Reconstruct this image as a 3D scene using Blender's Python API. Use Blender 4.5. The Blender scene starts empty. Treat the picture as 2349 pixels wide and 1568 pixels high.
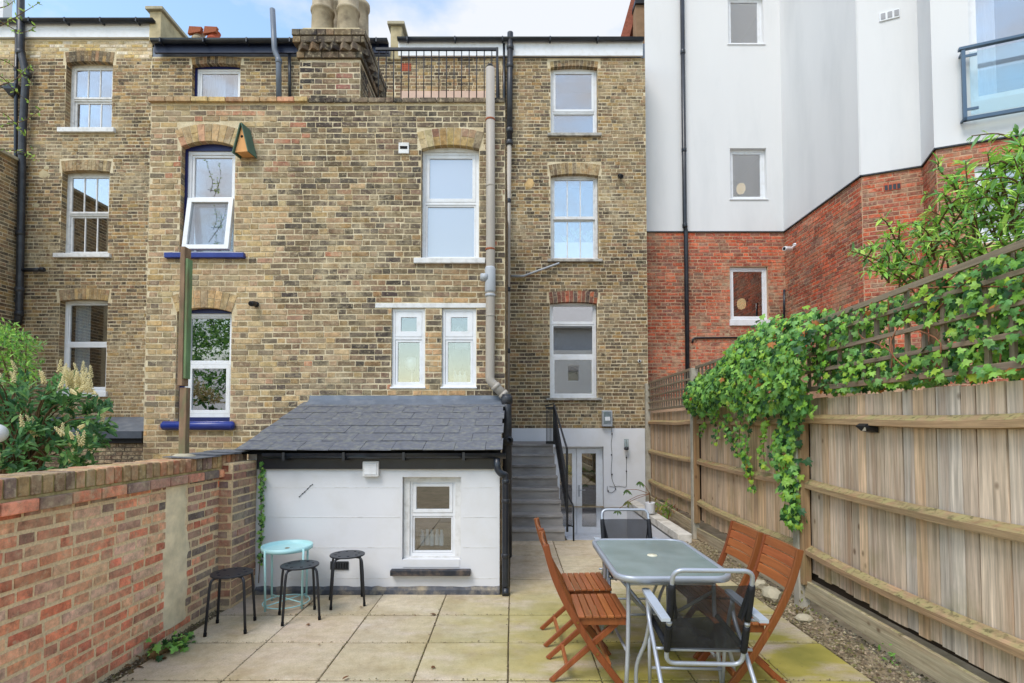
import bpy, bmesh, math, random
from mathutils import Vector, Matrix, noise as mnoise
random.seed(7)
R = math.radians

# ------------------------------------------------------------------ camera
# survey of the yard: focal length, eye height and tilt were worked out from
# brick courses (75 mm), 600 mm slabs and the 450 mm stools.
F, U0, V0, TH, EYE = 1220.0, 1174.5, 931.0, R(2.06), 1.65
scene = bpy.context.scene
cam_d = bpy.data.cameras.new('camera')
cam = bpy.data.objects.new('camera', cam_d)
scene.collection.objects.link(cam)
cam.location = (0, 0, EYE)
cam.rotation_euler = (R(90) + TH, 0, 0)
cam_d.sensor_width = 36
cam_d.lens = F / 2349 * 36
cam_d.shift_y = (V0 - 784) / 2349
cam_d.clip_start = 0.05
cam_d.clip_end = 2000
scene.camera = cam

# ------------------------------------------------------------------ light
SUN_EL, SUN_AZ = 54, 214          # degrees; azimuth clockwise from +Y (the view direction)
world = bpy.data.worlds.new('World')
scene.world = world
world.use_nodes = True
wn = world.node_tree
wn.nodes.clear()
wout = wn.nodes.new('ShaderNodeOutputWorld')
wbg = wn.nodes.new('ShaderNodeBackground')
wsky = wn.nodes.new('ShaderNodeTexSky')
wsky.sky_type = 'NISHITA'
wsky.sun_disc = False
wsky.sun_elevation = R(SUN_EL)
wsky.sun_rotation = R(SUN_AZ)
wsky.air_density = 1.7
wsky.dust_density = 0.3
wsky.ozone_density = 2.0
wtc = wn.nodes.new('ShaderNodeTexCoord')
wmap = wn.nodes.new('ShaderNodeMapping')
wmap.inputs['Location'].default_value = (12.533, 6.021, 10.145)
wmap.inputs['Scale'].default_value = (1.0, 1.0, 1.9)
wno = wn.nodes.new('ShaderNodeTexNoise')
wno.inputs['Scale'].default_value = 2.1
wno.inputs['Detail'].default_value = 7
wno.inputs['Roughness'].default_value = 0.56
wrp = wn.nodes.new('ShaderNodeValToRGB')
wrp.color_ramp.elements[0].position = 0.47
wrp.color_ramp.elements[1].position = 0.60
wmx = wn.nodes.new('ShaderNodeMix')
wmx.data_type = 'RGBA'
wmx.inputs['B'].default_value = (3.25, 3.38, 3.6, 1)
wn.links.new(wtc.outputs['Generated'], wmap.inputs['Vector'])
wn.links.new(wmap.outputs['Vector'], wno.inputs['Vector'])
wn.links.new(wno.outputs['Fac'], wrp.inputs['Fac'])
wn.links.new(wrp.outputs['Color'], wmx.inputs['Factor'])
wn.links.new(wsky.outputs['Color'], wmx.inputs['A'])
wn.links.new(wmx.outputs['Result'], wbg.inputs['Color'])
wbg.inputs['Strength'].default_value = 0.15
wn.links.new(wbg.outputs['Background'], wout.inputs['Surface'])

sun_d = bpy.data.lights.new('sun', 'SUN')
sun_d.energy = 1.35
sun_d.angle = R(26)
sun_d.color = (1.0, 0.94, 0.86)
sun = bpy.data.objects.new('sun', sun_d)
scene.collection.objects.link(sun)
_az, _el = R(SUN_AZ), R(SUN_EL)
_sv = Vector((math.sin(_az) * math.cos(_el), math.cos(_az) * math.cos(_el), math.sin(_el)))
sun.rotation_euler = _sv.to_track_quat('Z', 'Y').to_euler()
sun.location = (0, -8, 14)
vs = scene.view_settings
vs.view_transform = 'Standard'
vs.look = 'None'
vs.exposure = 0.9
vs.gamma = 1.0
vs.use_curve_mapping = False
scene.render.engine = 'CYCLES'
scene.cycles.use_denoising = True
scene.cycles.max_bounces = 7
scene.cycles.transparent_max_bounces = 12
scene.cycles.sample_clamp_indirect = 8

# ------------------------------------------------------------------ measuring helpers
CAM = Vector((0, 0, EYE))
def ray(u, v):
    x, up = (u - U0) / F, -(v - V0) / F
    return Vector((x, math.cos(TH) - math.sin(TH) * up, math.sin(TH) + math.cos(TH) * up))
def at(u, v, Y):
    d = ray(u, v)
    return CAM + d * (Y / d.y)
def hp(u, v, z=0.0):
    d = ray(u, v)
    return CAM + d * ((z - EYE) / d.z)
def proj_scale(p):
    return F / max(0.3, p.y)
def srgb(r, g, b):
    f = lambda c: ((c / 255 + 0.055) / 1.055) ** 2.4 if c > 10.3 else c / 255 / 12.92
    return (f(r), f(g), f(b), 1.0)
def jit(c, a=0.08):
    k = 1 + random.uniform(-a, a)
    return tuple(max(0.004, min(0.95, x * k * (1 + random.uniform(-a, a) * 0.35))) for x in c[:3]) + (1.0,)

# ------------------------------------------------------------------ objects
COL = scene.collection
WM = {}
def reg(o, m=None):
    WM[o.name] = m if m is not None else Matrix.Identity(4)
def thing(name, label, cat, loc=(0, 0, 0), group=None, kind=None, rz=0):
    o = bpy.data.objects.new(name, None)
    o.empty_display_size = 0.2
    COL.objects.link(o)
    o.location = loc
    o.rotation_euler = (0, 0, rz)
    reg(o, Matrix.Translation(Vector(loc)) @ Matrix.Rotation(rz, 4, 'Z'))
    tag(o, label, cat, group, kind)
    return o
def tag(o, label=None, cat=None, group=None, kind=None):
    if label: o['label'] = label
    if cat: o['category'] = cat
    if group: o['group'] = group
    if kind: o['kind'] = kind
    return o
def put(name, me, parent=None, mw=None, local=False):
    """link a mesh as an object; world-space by default, in the parent's space when local"""
    o = bpy.data.objects.new(name, me)
    COL.objects.link(o)
    if parent is not None:
        o.parent = parent
        if not local:
            o.matrix_parent_inverse = WM[parent.name].inverted()
    if mw is not None:
        o.matrix_basis = mw
    b = mw if mw is not None else Matrix.Identity(4)
    reg(o, (WM[parent.name] @ b) if (parent is not None and local) else b)
    return o
def dup(root, loc, rz, label):
    r = root.copy(); COL.objects.link(r)
    r.location = loc; r.rotation_euler = (0, 0, rz); r['label'] = label
    for ch in list(root.children):
        c = ch.copy(); COL.objects.link(c); c.parent = r
        for g in list(ch.children):
            d = g.copy(); COL.objects.link(d); d.parent = c
    return r

class MB:
    def __init__(s):
        s.v, s.f, s.sm = [], [], []
    def add(s, vs, fs, smooth=False):
        n = len(s.v)
        s.v += [Vector(p) for p in vs]
        s.f += [tuple(i + n for i in f) for f in fs]
        s.sm += [smooth] * len(fs)
        return s
    def box(s, x0, x1, y0, y1, z0, z1):
        return s.add([(x0, y0, z0), (x1, y0, z0), (x1, y1, z0), (x0, y1, z0), (x0, y0, z1), (x1, y0, z1), (x1, y1, z1), (x0, y1, z1)],
                     [(0, 3, 2, 1), (4, 5, 6, 7), (0, 1, 5, 4), (1, 2, 6, 5), (2, 3, 7, 6), (3, 0, 4, 7)])
    def bar(s, a, b, w, h, up=(0, 0, 1)):
        """a rectangular bar from a to b; w across, h along up"""
        a, b, up = Vector(a), Vector(b), Vector(up)
        d = (b - a).normalized()
        sx = d.cross(up)
        if sx.length < 1e-4: sx = d.cross(Vector((1, 0, 0)))
        sx.normalize()
        uz = sx.cross(d).normalized()
        p = []
        for q in (a, b):
            for i, j in ((-1, -1), (1, -1), (1, 1), (-1, 1)):
                p.append(q + sx * (i * w / 2) + uz * (j * h / 2))
        return s.add(p, [(0, 3, 2, 1), (4, 5, 6, 7), (0, 1, 5, 4), (1, 2, 6, 5), (2, 3, 7, 6), (3, 0, 4, 7)])
    def ring(s, x0, x1, z0, z1, w, y0, y1):
        l, r, b, t = w if isinstance(w, tuple) else (w, w, w, w)
        O = [(x0, z0), (x1, z0), (x1, z1), (x0, z1)]
        I = [(x0 + l, z0 + b), (x1 - r, z0 + b), (x1 - r, z1 - t), (x0 + l, z1 - t)]
        vs = [(x, y0, z) for x, z in O] + [(x, y0, z) for x, z in I] + [(x, y1, z) for x, z in O] + [(x, y1, z) for x, z in I]
        fs = []
        for i in range(4):
            j = (i + 1) % 4
            fs += [(i, j, 4 + j, 4 + i), (8 + j, 8 + i, 12 + i, 12 + j), (j, i, 8 + i, 8 + j), (4 + i, 4 + j, 12 + j, 12 + i)]
        return s.add(vs, fs)
    def tube(s, pts, r, n=10, closed=False):
        pts = [Vector(p) for p in pts]
        m = len(pts)
        rs = r if isinstance(r, (list, tuple)) else [r] * m
        vs, prev = [], None
        for i, p in enumerate(pts):
            if closed:
                d = pts[(i + 1) % m] - pts[i - 1]
            else:
                d = pts[min(i + 1, m - 1)] - pts[max(i - 1, 0)]
            d.normalize()
            if prev is None:
                up = Vector((0, 0, 1)) if abs(d.z) < 0.9 else Vector((1, 0, 0))
                a = d.cross(up).normalized()
            else:
                a = (prev - d * prev.dot(d)).normalized()
            prev = a
            b = d.cross(a)
            for k in range(n):
                t = 2 * math.pi * k / n
                vs.append(p + (a * math.cos(t) + b * math.sin(t)) * rs[i])
        fs = []
        for i in range(m if closed else m - 1):
            i2 = (i + 1) % m
            for k in range(n):
                k2 = (k + 1) % n
                fs.append((i * n + k, i * n + k2, i2 * n + k2, i2 * n + k))
        s.add(vs, fs, True)
        if not closed:
            s.f.append(tuple(len(s.v) - len(vs) + k for k in range(n))[::-1]); s.sm.append(False)
            s.f.append(tuple(len(s.v) - n + k for k in range(n))); s.sm.append(False)
        return s
    def lathe(s, prof, n=20, c=(0, 0, 0)):
        c = Vector(c)
        vs, fs = [], []
        for r_, z in prof:
            for k in range(n):
                t = 2 * math.pi * k / n
                vs.append(c + Vector((r_ * math.cos(t), r_ * math.sin(t), z)))
        for i in range(len(prof) - 1):
            for k in range(n):
                k2 = (k + 1) % n
                fs.append((i * n + k, i * n + k2, (i + 1) * n + k2, (i + 1) * n + k))
        return s.add(vs, fs, True)
    def prism(s, poly, a, b, axis='y'):
        """extrude a 2-D polygon: axis y takes (x,z), x takes (y,z), z takes (x,y)"""
        def q(p, t):
            return {'y': (p[0], t, p[1]), 'x': (t, p[0], p[1]), 'z': (p[0], p[1], t)}[axis]
        n = len(poly)
        vs = [q(p, a) for p in poly] + [q(p, b) for p in poly]
        fs = [tuple(range(n)), tuple(range(2 * n - 1, n - 1, -1))]
        fs += [((i + 1) % n, i, n + i, n + (i + 1) % n) for i in range(n)]
        return s.add(vs, fs)
    def mesh(s, name, mat, mx=None):
        me = bpy.data.meshes.new(name)
        vs = [mx @ p for p in s.v] if mx is not None else s.v
        me.from_pydata([tuple(p) for p in vs], [], s.f)
        me.polygons.foreach_set('use_smooth', s.sm)
        bm = bmesh.new(); bm.from_mesh(me)
        bmesh.ops.recalc_face_normals(bm, faces=bm.faces)
        bm.to_mesh(me); bm.free()
        if mat: me.materials.append(mat)
        return me
    def obj(s, name, mat, parent=None, mx=None, local=False, bevel=0):
        o = put(name, s.mesh(name, mat, mx), parent, None, local)
        if bevel:
            b = o.modifiers.new('bevel', 'BEVEL'); b.width = bevel; b.segments = 2; b.limit_method = 'ANGLE'; b.angle_limit = R(40)
        return o

def spline(pts, k=6):
    """Catmull-Rom through the points"""
    P = [Vector(p) for p in pts]
    if len(P) < 3: return P
    out = []
    for i in range(len(P) - 1):
        p0, p1, p2, p3 = P[max(i - 1, 0)], P[i], P[i + 1], P[min(i + 2, len(P) - 1)]
        for j in range(k):
            t = j / k
            out.append(0.5 * ((2 * p1) + (p2 - p0) * t + (2 * p0 - 5 * p1 + 4 * p2 - p3) * t * t + (3 * p1 - p0 - 3 * p2 + p3) * t ** 3))
    out.append(P[-1])
    return out
def fillet(pts, r, k=4):
    """round the corners of a polyline"""
    P = [Vector(p) for p in pts]
    out = [P[0]]
    for i in range(1, len(P) - 1):
        a, b, c = P[i - 1], P[i], P[i + 1]
        d0, d1 = (a - b), (c - b)
        rr = min(r, d0.length * 0.48, d1.length * 0.48)
        p, q = b + d0.normalized() * rr, b + d1.normalized() * rr
        for j in range(k + 1):
            t = j / k
            out.append(p * (1 - t) ** 2 + b * 2 * t * (1 - t) + q * t * t)
    out.append(P[-1])
    return out

# ------------------------------------------------------------------ materials
class NT:
    def __init__(s, name):
        s.m = bpy.data.materials.new(name); s.m.use_nodes = True
        s.t = s.m.node_tree; s.t.nodes.clear()
        s.out = s.n('OutputMaterial'); s.b = s.n('BsdfPrincipled')
        s.l(s.b.outputs[0], s.out.inputs[0])
    def n(s, kind, **kw):
        nd = s.t.nodes.new('ShaderNode' + kind)
        for k, v in kw.items(): setattr(nd, k, v)
        return nd
    def l(s, a, b): s.t.links.new(a, b)
    def pos(s, scale=(1, 1, 1), rnd=0):
        g = s.n('NewGeometry'); mp = s.n('Mapping')
        mp.inputs['Scale'].default_value = scale
        src = g.outputs['Position']
        if rnd:
            oi = s.n('ObjectInfo'); mu = s.n('Math', operation='MULTIPLY'); mu.inputs[1].default_value = rnd
            s.l(oi.outputs['Random'], mu.inputs[0])
            ad = s.n('VectorMath', operation='ADD'); s.l(src, ad.inputs[0]); s.l(mu.outputs[0], ad.inputs[1]); src = ad.outputs[0]
        s.l(src, mp.inputs['Vector'])
        return mp.outputs[0]
    def noise(s, vec, scale, detail=4, rough=0.55):
        nd = s.n('TexNoise'); nd.inputs['Scale'].default_value = scale
        nd.inputs['Detail'].default_value = detail; nd.inputs['Roughness'].default_value = rough
        s.l(vec, nd.inputs['Vector'])
        return nd.outputs['Fac']
    def rng(s, x, a, b, c, d):
        nd = s.n('MapRange'); nd.clamp = True
        for i, q in enumerate((a, b, c, d)): nd.inputs[i + 1].default_value = q
        s.l(x, nd.inputs[0])
        return nd.outputs[0]
    def mix(s, fac, a, b, blend='MIX'):
        nd = s.n('Mix', data_type='RGBA', blend_type=blend)
        for sock, val in (('Factor', fac), ('A', a), ('B', b)):
            i = nd.inputs[sock] if sock == 'Factor' else [q for q in nd.inputs if q.name == sock and q.type == 'RGBA'][0]
            if hasattr(val, 'is_linked'): s.l(val, i)
            else: i.default_value = val
        return [q for q in nd.outputs if q.type == 'RGBA'][0]
    def mul(s, a, b):
        nd = s.n('Math', operation='MULTIPLY')
        for i, q in enumerate((a, b)):
            if hasattr(q, 'is_linked'): s.l(q, nd.inputs[i])
            else: nd.inputs[i].default_value = q
        return nd.outputs[0]
    def grey(s, x):
        nd = s.n('CombineColor')
        for i in range(3): s.l(x, nd.inputs[i])
        return nd.outputs[0]
    def bump(s, h, strength, dist=0.005):
        nd = s.n('Bump'); nd.inputs['Strength'].default_value = strength; nd.inputs['Distance'].default_value = dist
        s.l(h, nd.inputs['Height']); s.l(nd.outputs[0], s.b.inputs['Normal'])
    def col(s, x):
        if hasattr(x, 'is_linked'): s.l(x, s.b.inputs['Base Color'])
        else: s.b.inputs['Base Color'].default_value = x
    def set(s, rough=0.7, metal=0.0, spec=0.3):
        s.b.inputs['Roughness'].default_value = rough; s.b.inputs['Metallic'].default_value = metal
        s.b.inputs['Specular IOR Level'].default_value = spec
        return s.m

def plain(name, c, rough=0.6, metal=0.0, var=0.12, vs=6, bump=0.0, bs=60, spec=0.3, stain=None, sfac=0.5, ss=2.5, stretch=(1, 1, 1)):
    t = NT(name)
    p = t.pos(stretch)
    k = t.rng(t.noise(p, vs, 5), 0.3, 0.7, 1 - var, 1 + var)
    x = t.mix(1.0, c, t.grey(k), 'MULTIPLY')
    if stain:
        x = t.mix(t.mul(t.rng(t.noise(p, ss, 6, 0.6), 0.48, 0.7, 0, 1), sfac), x, stain)
    t.col(x)
    if bump: t.bump(t.noise(p, bs, 5), bump)
    return t.set(rough, metal, spec)

def brick_mat(name, by_object):
    t = NT(name)
    if by_object:
        src = t.n('ObjectInfo').outputs['Color']
    else:
        a = t.n('Attribute'); a.attribute_name = 'Col'; src = a.outputs['Color']
    p = t.pos()
    k = t.rng(t.noise(p, 13, 8, 0.74), 0.34, 0.66, 0.6, 1.4)
    x = t.mix(1.0, src, t.grey(k), 'MULTIPLY')
    x = t.mix(t.rng(t.noise(p, 16, 7, 0.7), 0.5, 0.7, 0, 0.5), x, srgb(74, 68, 62))
    x = t.mix(t.rng(t.noise(p, 1.7, 6, 0.65), 0.5, 0.72, 0, 0.5), x, srgb(176, 160, 130))
    x = t.mix(t.rng(t.noise(p, 0.9, 6, 0.6), 0.52, 0.72, 0, 0.55), x, srgb(84, 76, 66))
    x = t.mix(t.rng(t.noise(p, 20, 7, 0.7), 0.53, 0.68, 0, 0.6), x, srgb(206, 190, 158))
    sm = t.mul(t.rng(t.noise(p, 0.75, 4, 0.6), 0.46, 0.66, 0.0, 1.0), t.rng(t.noise(p, 9, 6, 0.7), 0.42, 0.62, 0, 0.75))
    x = t.mix(sm, x, srgb(198, 182, 150))
    t.col(x)
    t.bump(t.noise(p, 90, 4, 0.65), 0.5, 0.006)
    return t.set(0.92, 0, 0.15)

def mortar_mat(name, c, c2):
    t = NT(name)
    p = t.pos()
    x = t.mix(t.rng(t.noise(p, 5, 6, 0.6), 0.4, 0.65, 0, 1), c, c2)
    k = t.rng(t.noise(p, 60, 4), 0.3, 0.7, 0.78, 1.12)
    t.col(t.mix(1.0, x, t.grey(k), 'MULTIPLY'))
    t.bump(t.noise(p, 120, 3), 0.4, 0.004)
    return t.set(0.95, 0, 0.1)

def leaf_mat(name, by_object, gloss=0.35):
    t = NT(name)
    if by_object:
        src = t.n('ObjectInfo').outputs['Color']
    else:
        a = t.n('Attribute'); a.attribute_name = 'Col'; src = a.outputs['Color']
    p = t.pos()
    k = t.rng(t.noise(p, 30, 3), 0.3, 0.7, 0.75, 1.25)
    x = t.mix(1.0, src, t.grey(k), 'MULTIPLY')
    x = t.mix(1.0, x, (1.22, 1.22, 1.1, 1), 'MULTIPLY')
    t.col(x)
    t.set(0.42, 0, gloss)
    tr = t.n('BsdfTranslucent'); t.l(x, tr.inputs[0])
    ms = t.n('MixShader'); ms.inputs[0].default_value = 0.4
    t.l(t.b.outputs[0], ms.inputs[1]); t.l(tr.outputs[0], ms.inputs[2]); t.l(ms.outputs[0], t.out.inputs[0])
    return t.m

def wood_mat(name, axis, weather=1.0, c_by_object=True, base=None, moss=0.0, rough=0.8, spec=0.2):
    """grain runs along the axis ('x','y','z') of the world; each piece is offset so boards differ"""
    t = NT(name)
    sc = {'z': (38, 38, 1.6), 'y': (38, 1.6, 38), 'x': (1.6, 38, 38)}[axis]
    src = t.n('ObjectInfo').outputs['Color'] if c_by_object else None
    p = t.pos(sc, 37.0)
    g1 = t.noise(p, 1.0, 5, 0.6)
    g2 = t.noise(t.pos({'z': (120, 120, 4), 'y': (120, 4, 120), 'x': (4, 120, 120)}[axis], 91.0), 1.0, 4, 0.65)
    x = src if c_by_object else t.mix(0.0, base, base)
    x = t.mix(1.0, x, t.grey(t.rng(g1, 0.3, 0.7, 1 - 0.42 * weather, 1 + 0.26 * weather)), 'MULTIPLY')
    x = t.mix(1.0, x, t.grey(t.rng(g2, 0.3, 0.7, 1 - 0.22 * weather, 1 + 0.14 * weather)), 'MULTIPLY')
    p2 = t.pos({'z': (9, 9, 0.7), 'y': (9, 0.7, 9), 'x': (0.7, 9, 9)}[axis], 61.0)
    x = t.mix(t.rng(t.noise(p2, 1.0, 4), 0.52, 0.74, 0, 0.5 * weather), x, srgb(168, 120, 82) if weather > 0.6 else srgb(120, 58, 22))
    p3 = t.pos({'z': (7, 7, 4.5), 'y': (7, 4.5, 7), 'x': (4.5, 7, 7)}[axis], 13.0)
    vo = t.n('TexVoronoi'); vo.inputs['Scale'].default_value = 1.0; t.l(p3, vo.inputs['Vector'])
    sc_ = t.n('SeparateColor'); t.l(vo.outputs['Color'], sc_.inputs[0])
    kn = t.mul(t.rng(vo.outputs['Distance'], 0.06, 0.15, 0.85 * weather, 0), t.rng(sc_.outputs[0], 0.6, 0.62, 0, 1))
    x = t.mix(kn, x, srgb(104, 78, 58))
    pm = t.pos()
    if moss:
        gz = t.n('NewGeometry'); sx = t.n('SeparateXYZ'); t.l(gz.outputs['Normal'], sx.inputs[0])
        m = t.mul(t.rng(sx.outputs[2], 0.25, 0.7, 0.12, 1), t.rng(t.noise(pm, 9, 6, 0.65), 0.38, 0.6, 0, moss))
        x = t.mix(m, x, srgb(160, 152, 104))
        x = t.mix(t.mul(m, t.rng(t.noise(pm, 26, 4), 0.5, 0.62, 0, 0.8)), x, srgb(66, 60, 44))
    elif weather > 0.6:
        sx = t.n('SeparateXYZ'); gz = t.n('NewGeometry'); t.l(gz.outputs['Position'], sx.inputs[0])
        m = t.mul(t.rng(sx.outputs[2], 0.1, 1.0, 1, 0.15), t.rng(t.noise(pm, 3.5, 5), 0.5, 0.7, 0, 0.6))
        x = t.mix(m, x, srgb(122, 122, 70))
    t.col(x)
    t.bump(g1, 0.35, 0.004)
    return t.set(rough, 0, spec)

def glass_mat(name, refl=0.4, tint=(0.72, 0.76, 0.8, 1), rough=0.0, body=None):
    t = NT(name)
    gl = t.n('BsdfGlossy'); gl.inputs['Roughness'].default_value = rough; gl.inputs['Color'].default_value = (0.96, 0.93, 0.92, 1)
    if body:
        tr = t.n('BsdfDiffuse'); tr.inputs[0].default_value = body
    else:
        tr = t.n('BsdfTransparent'); tr.inputs[0].default_value = tint
    ms = t.n('MixShader'); ms.inputs[0].default_value = refl
    t.l(tr.outputs[0], ms.inputs[1]); t.l(gl.outputs[0], ms.inputs[2]); t.l(ms.outputs[0], t.out.inputs[0])
    return t.m

m_brick_o, m_brick_j = brick_mat('brick_single', True), brick_mat('brick_joined', False)
m_leaf_o, m_leaf_j = leaf_mat('leaf_single', True), leaf_mat('leaf_joined', False)
m_mortar_tan = mortar_mat('mortar_tan', srgb(220, 206, 176), srgb(202, 184, 150))
m_mortar_pale = mortar_mat('mortar_pale', srgb(222, 208, 180), srgb(204, 188, 158))
m_mortar_red = mortar_mat('mortar_new', srgb(204, 170, 140), srgb(180, 146, 120))
m_mortar_yard = mortar_mat('mortar_yard', srgb(236, 212, 172), srgb(220, 198, 162))
m_mortar_dark = mortar_mat('mortar_dark', srgb(104, 92, 78), srgb(78, 70, 62))
m_render = plain('white_masonry_paint', srgb(222, 223, 227), 0.75, 0, 0.025, 3, 0.12, 50, 0.2, srgb(198, 194, 184), 0.35, 1.6)
m_stucco = plain('white_new_render', srgb(220, 220, 221), 0.85, 0, 0.02, 1.6, 0.2, 110, 0.15, srgb(196, 198, 200), 0.4, 1.3, (1, 1, 0.25))
m_oldrender = plain('weathered_cement_render', srgb(190, 176, 142), 0.9, 0, 0.14, 4, 0.3, 50, 0.1, srgb(120, 108, 88), 0.6, 3)
m_cement = plain('cement', srgb(172, 164, 142), 0.95, 0, 0.18, 8, 0.5, 50, 0.1, srgb(206, 196, 170), 0.5, 6)
m_upvc = plain('white_plastic', srgb(228, 230, 234), 0.35, 0, 0.02, 4, 0, 1, 0.4, srgb(196, 194, 188), 0.35, 9)
m_wpaint = plain('old_white_paint', srgb(222, 222, 222), 0.5, 0, 0.06, 9, 0.1, 60, 0.3, srgb(150, 146, 136), 0.4, 11)
m_stonesill = plain('weathered_stone_sill', srgb(176, 172, 164), 0.9, 0, 0.2, 14, 0.3, 60, 0.1, srgb(84, 80, 76), 0.7, 9)
m_navy = plain('navy_gloss_paint', srgb(32, 40, 66), 0.35, 0, 0.1, 6, 0.05, 40, 0.45)
m_ventgrey = plain('dark_grey_pipe', srgb(104, 112, 124), 0.4, 0, 0.1, 6, 0, 1, 0.4)
m_blue_d = plain('dark_blue_gloss_paint', srgb(24, 34, 92), 0.35, 0, 0.1, 6, 0.05, 40, 0.45)
m_blue = plain('blue_gloss_paint', srgb(30, 48, 128), 0.3, 0, 0.1, 6, 0.05, 40, 0.5, srgb(56, 74, 150), 0.4, 5)
m_black = plain('black_gutter_plastic', srgb(34, 38, 46), 0.32, 0, 0.1, 5, 0, 1, 0.5, srgb(60, 66, 76), 0.4, 4)
m_castiron = plain('black_cast_iron', srgb(38, 40, 46), 0.42, 0, 0.18, 8, 0.1, 70, 0.5, srgb(84, 86, 90), 0.45, 6)
m_greypipe = plain('grey_plastic_pipe', srgb(168, 160, 150), 0.45, 0, 0.05, 3, 0, 1, 0.35)
m_greyfit = plain('grey_pipe_fitting', srgb(172, 176, 182), 0.4, 0, 0.04, 5, 0, 1, 0.35)
m_rust = plain('rusty_band', srgb(150, 84, 56), 0.8, 0, 0.25, 30)
m_lead = plain('lead_flashing', srgb(104, 112, 124), 0.45, 0.2, 0.12, 6, 0.15, 20, 0.4, srgb(146, 150, 156), 0.5, 5)
m_slate = plain('roof_slate', srgb(100, 102, 109), 0.6, 0, 0.18, 22, 0.4, 60, 0.3, srgb(146, 146, 128), 0.5, 17)
m_terracotta = plain('chimney_clay', srgb(178, 164, 140), 0.9, 0, 0.16, 7, 0.3, 40, 0.1, srgb(92, 82, 72), 0.65, 5)
m_terra_red = plain('red_terracotta', srgb(176, 92, 70), 0.85, 0, 0.2, 12, 0.2, 40, 0.1)
m_glass = glass_mat('window_glass', 0.36, (0.9, 0.92, 0.94, 1))
m_glass_dark = glass_mat('dark_window_glass', 0.22, (0.8, 0.84, 0.86, 1))
m_glass_frost = glass_mat('frosted_window_glass', 0.35, rough=0.25, body=srgb(138, 150, 166))
m_glass_clear = glass_mat('balcony_glass', 0.12, (0.86, 0.94, 0.95, 1))
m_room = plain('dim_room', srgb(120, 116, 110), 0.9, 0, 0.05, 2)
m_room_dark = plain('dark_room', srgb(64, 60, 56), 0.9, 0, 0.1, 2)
m_curtain = plain('white_curtain', srgb(228, 230, 232), 0.9, 0, 0.03, 9)
m_net = plain('pale_blue_curtain', srgb(196, 212, 222), 0.9, 0, 0.05, 9)
m_dark = plain('black_void', srgb(22, 22, 24), 0.9)
m_iron = plain('black_iron_paint', srgb(28, 30, 36), 0.4, 0, 0.1, 20, 0, 1, 0.45)
m_concrete = plain('step_concrete', srgb(158, 154, 151), 0.9, 0, 0.16, 7, 0.5, 60, 0.1, srgb(108, 104, 102), 0.75, 4, (0.35, 1, 1))
m_slab = None

# ------------------------------------------------------------------ masonry
class Plane:
    """a wall face: x runs along ex, z up, d out of the wall along n"""
    def __init__(s, o, ex=(1, 0, 0), n=(0, -1, 0)):
        s.o, s.ex, s.n = Vector(o), Vector(ex).normalized(), Vector(n).normalized()
        s.mx = Matrix(((s.ex.x, -s.n.x, 0, s.o.x), (s.ex.y, -s.n.y, 0, s.o.y), (s.ex.z, -s.n.z, 1, s.o.z), (0, 0, 0, 1)))
    def P(s, x, z, d=0.0):
        return s.o + s.ex * x + Vector((0, 0, z)) + s.n * d
    def hit(s, u, v, d=0.0):
        r = ray(u, v); o = s.o + s.n * d
        p = CAM + r * ((o - CAM).dot(s.n) / r.dot(s.n))
        return (p - s.o).dot(s.ex), p.z - s.o.z

def wall_panel(name, pl, x0, x1, z0, z1, holes, mat, parent, depth=0.24, d=0.0):
    xs = sorted({x0, x1} | {min(max(q, x0), x1) for h in holes for q in h[:2]})
    zs = sorted({z0, z1} | {min(max(q, z0), z1) for h in holes for q in h[2:4]})
    vid, V, Fc = {}, [], []
    def vv(x, z, dd):
        k = (round(x, 5), round(z, 5), round(dd, 4))
        if k not in vid:
            vid[k] = len(V); V.append(pl.P(x, z, dd))
        return vid[k]
    for i in range(len(xs) - 1):
        for j in range(len(zs) - 1):
            cx, cz = (xs[i] + xs[i + 1]) / 2, (zs[j] + zs[j + 1]) / 2
            if any(h[0] < cx < h[1] and h[2] < cz < h[3] for h in holes): continue
            Fc.append((vv(xs[i], zs[j], d), vv(xs[i + 1], zs[j], d), vv(xs[i + 1], zs[j + 1], d), vv(xs[i], zs[j + 1], d)))
    for a, b, c, e in [h[:4] for h in holes]:
        a, b, c, e = max(a, x0), min(b, x1), max(c, z0), min(e, z1)
        for p, q in (((a, c), (b, c)), ((b, c), (b, e)), ((b, e), (a, e)), ((a, e), (a, c))):
            Fc.append((vv(p[0], p[1], d), vv(p[0], p[1], -depth), vv(q[0], q[1], -depth), vv(q[0], q[1], d)))
    m = MB(); m.add(V, Fc)
    return m.obj(name, mat, parent)

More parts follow.
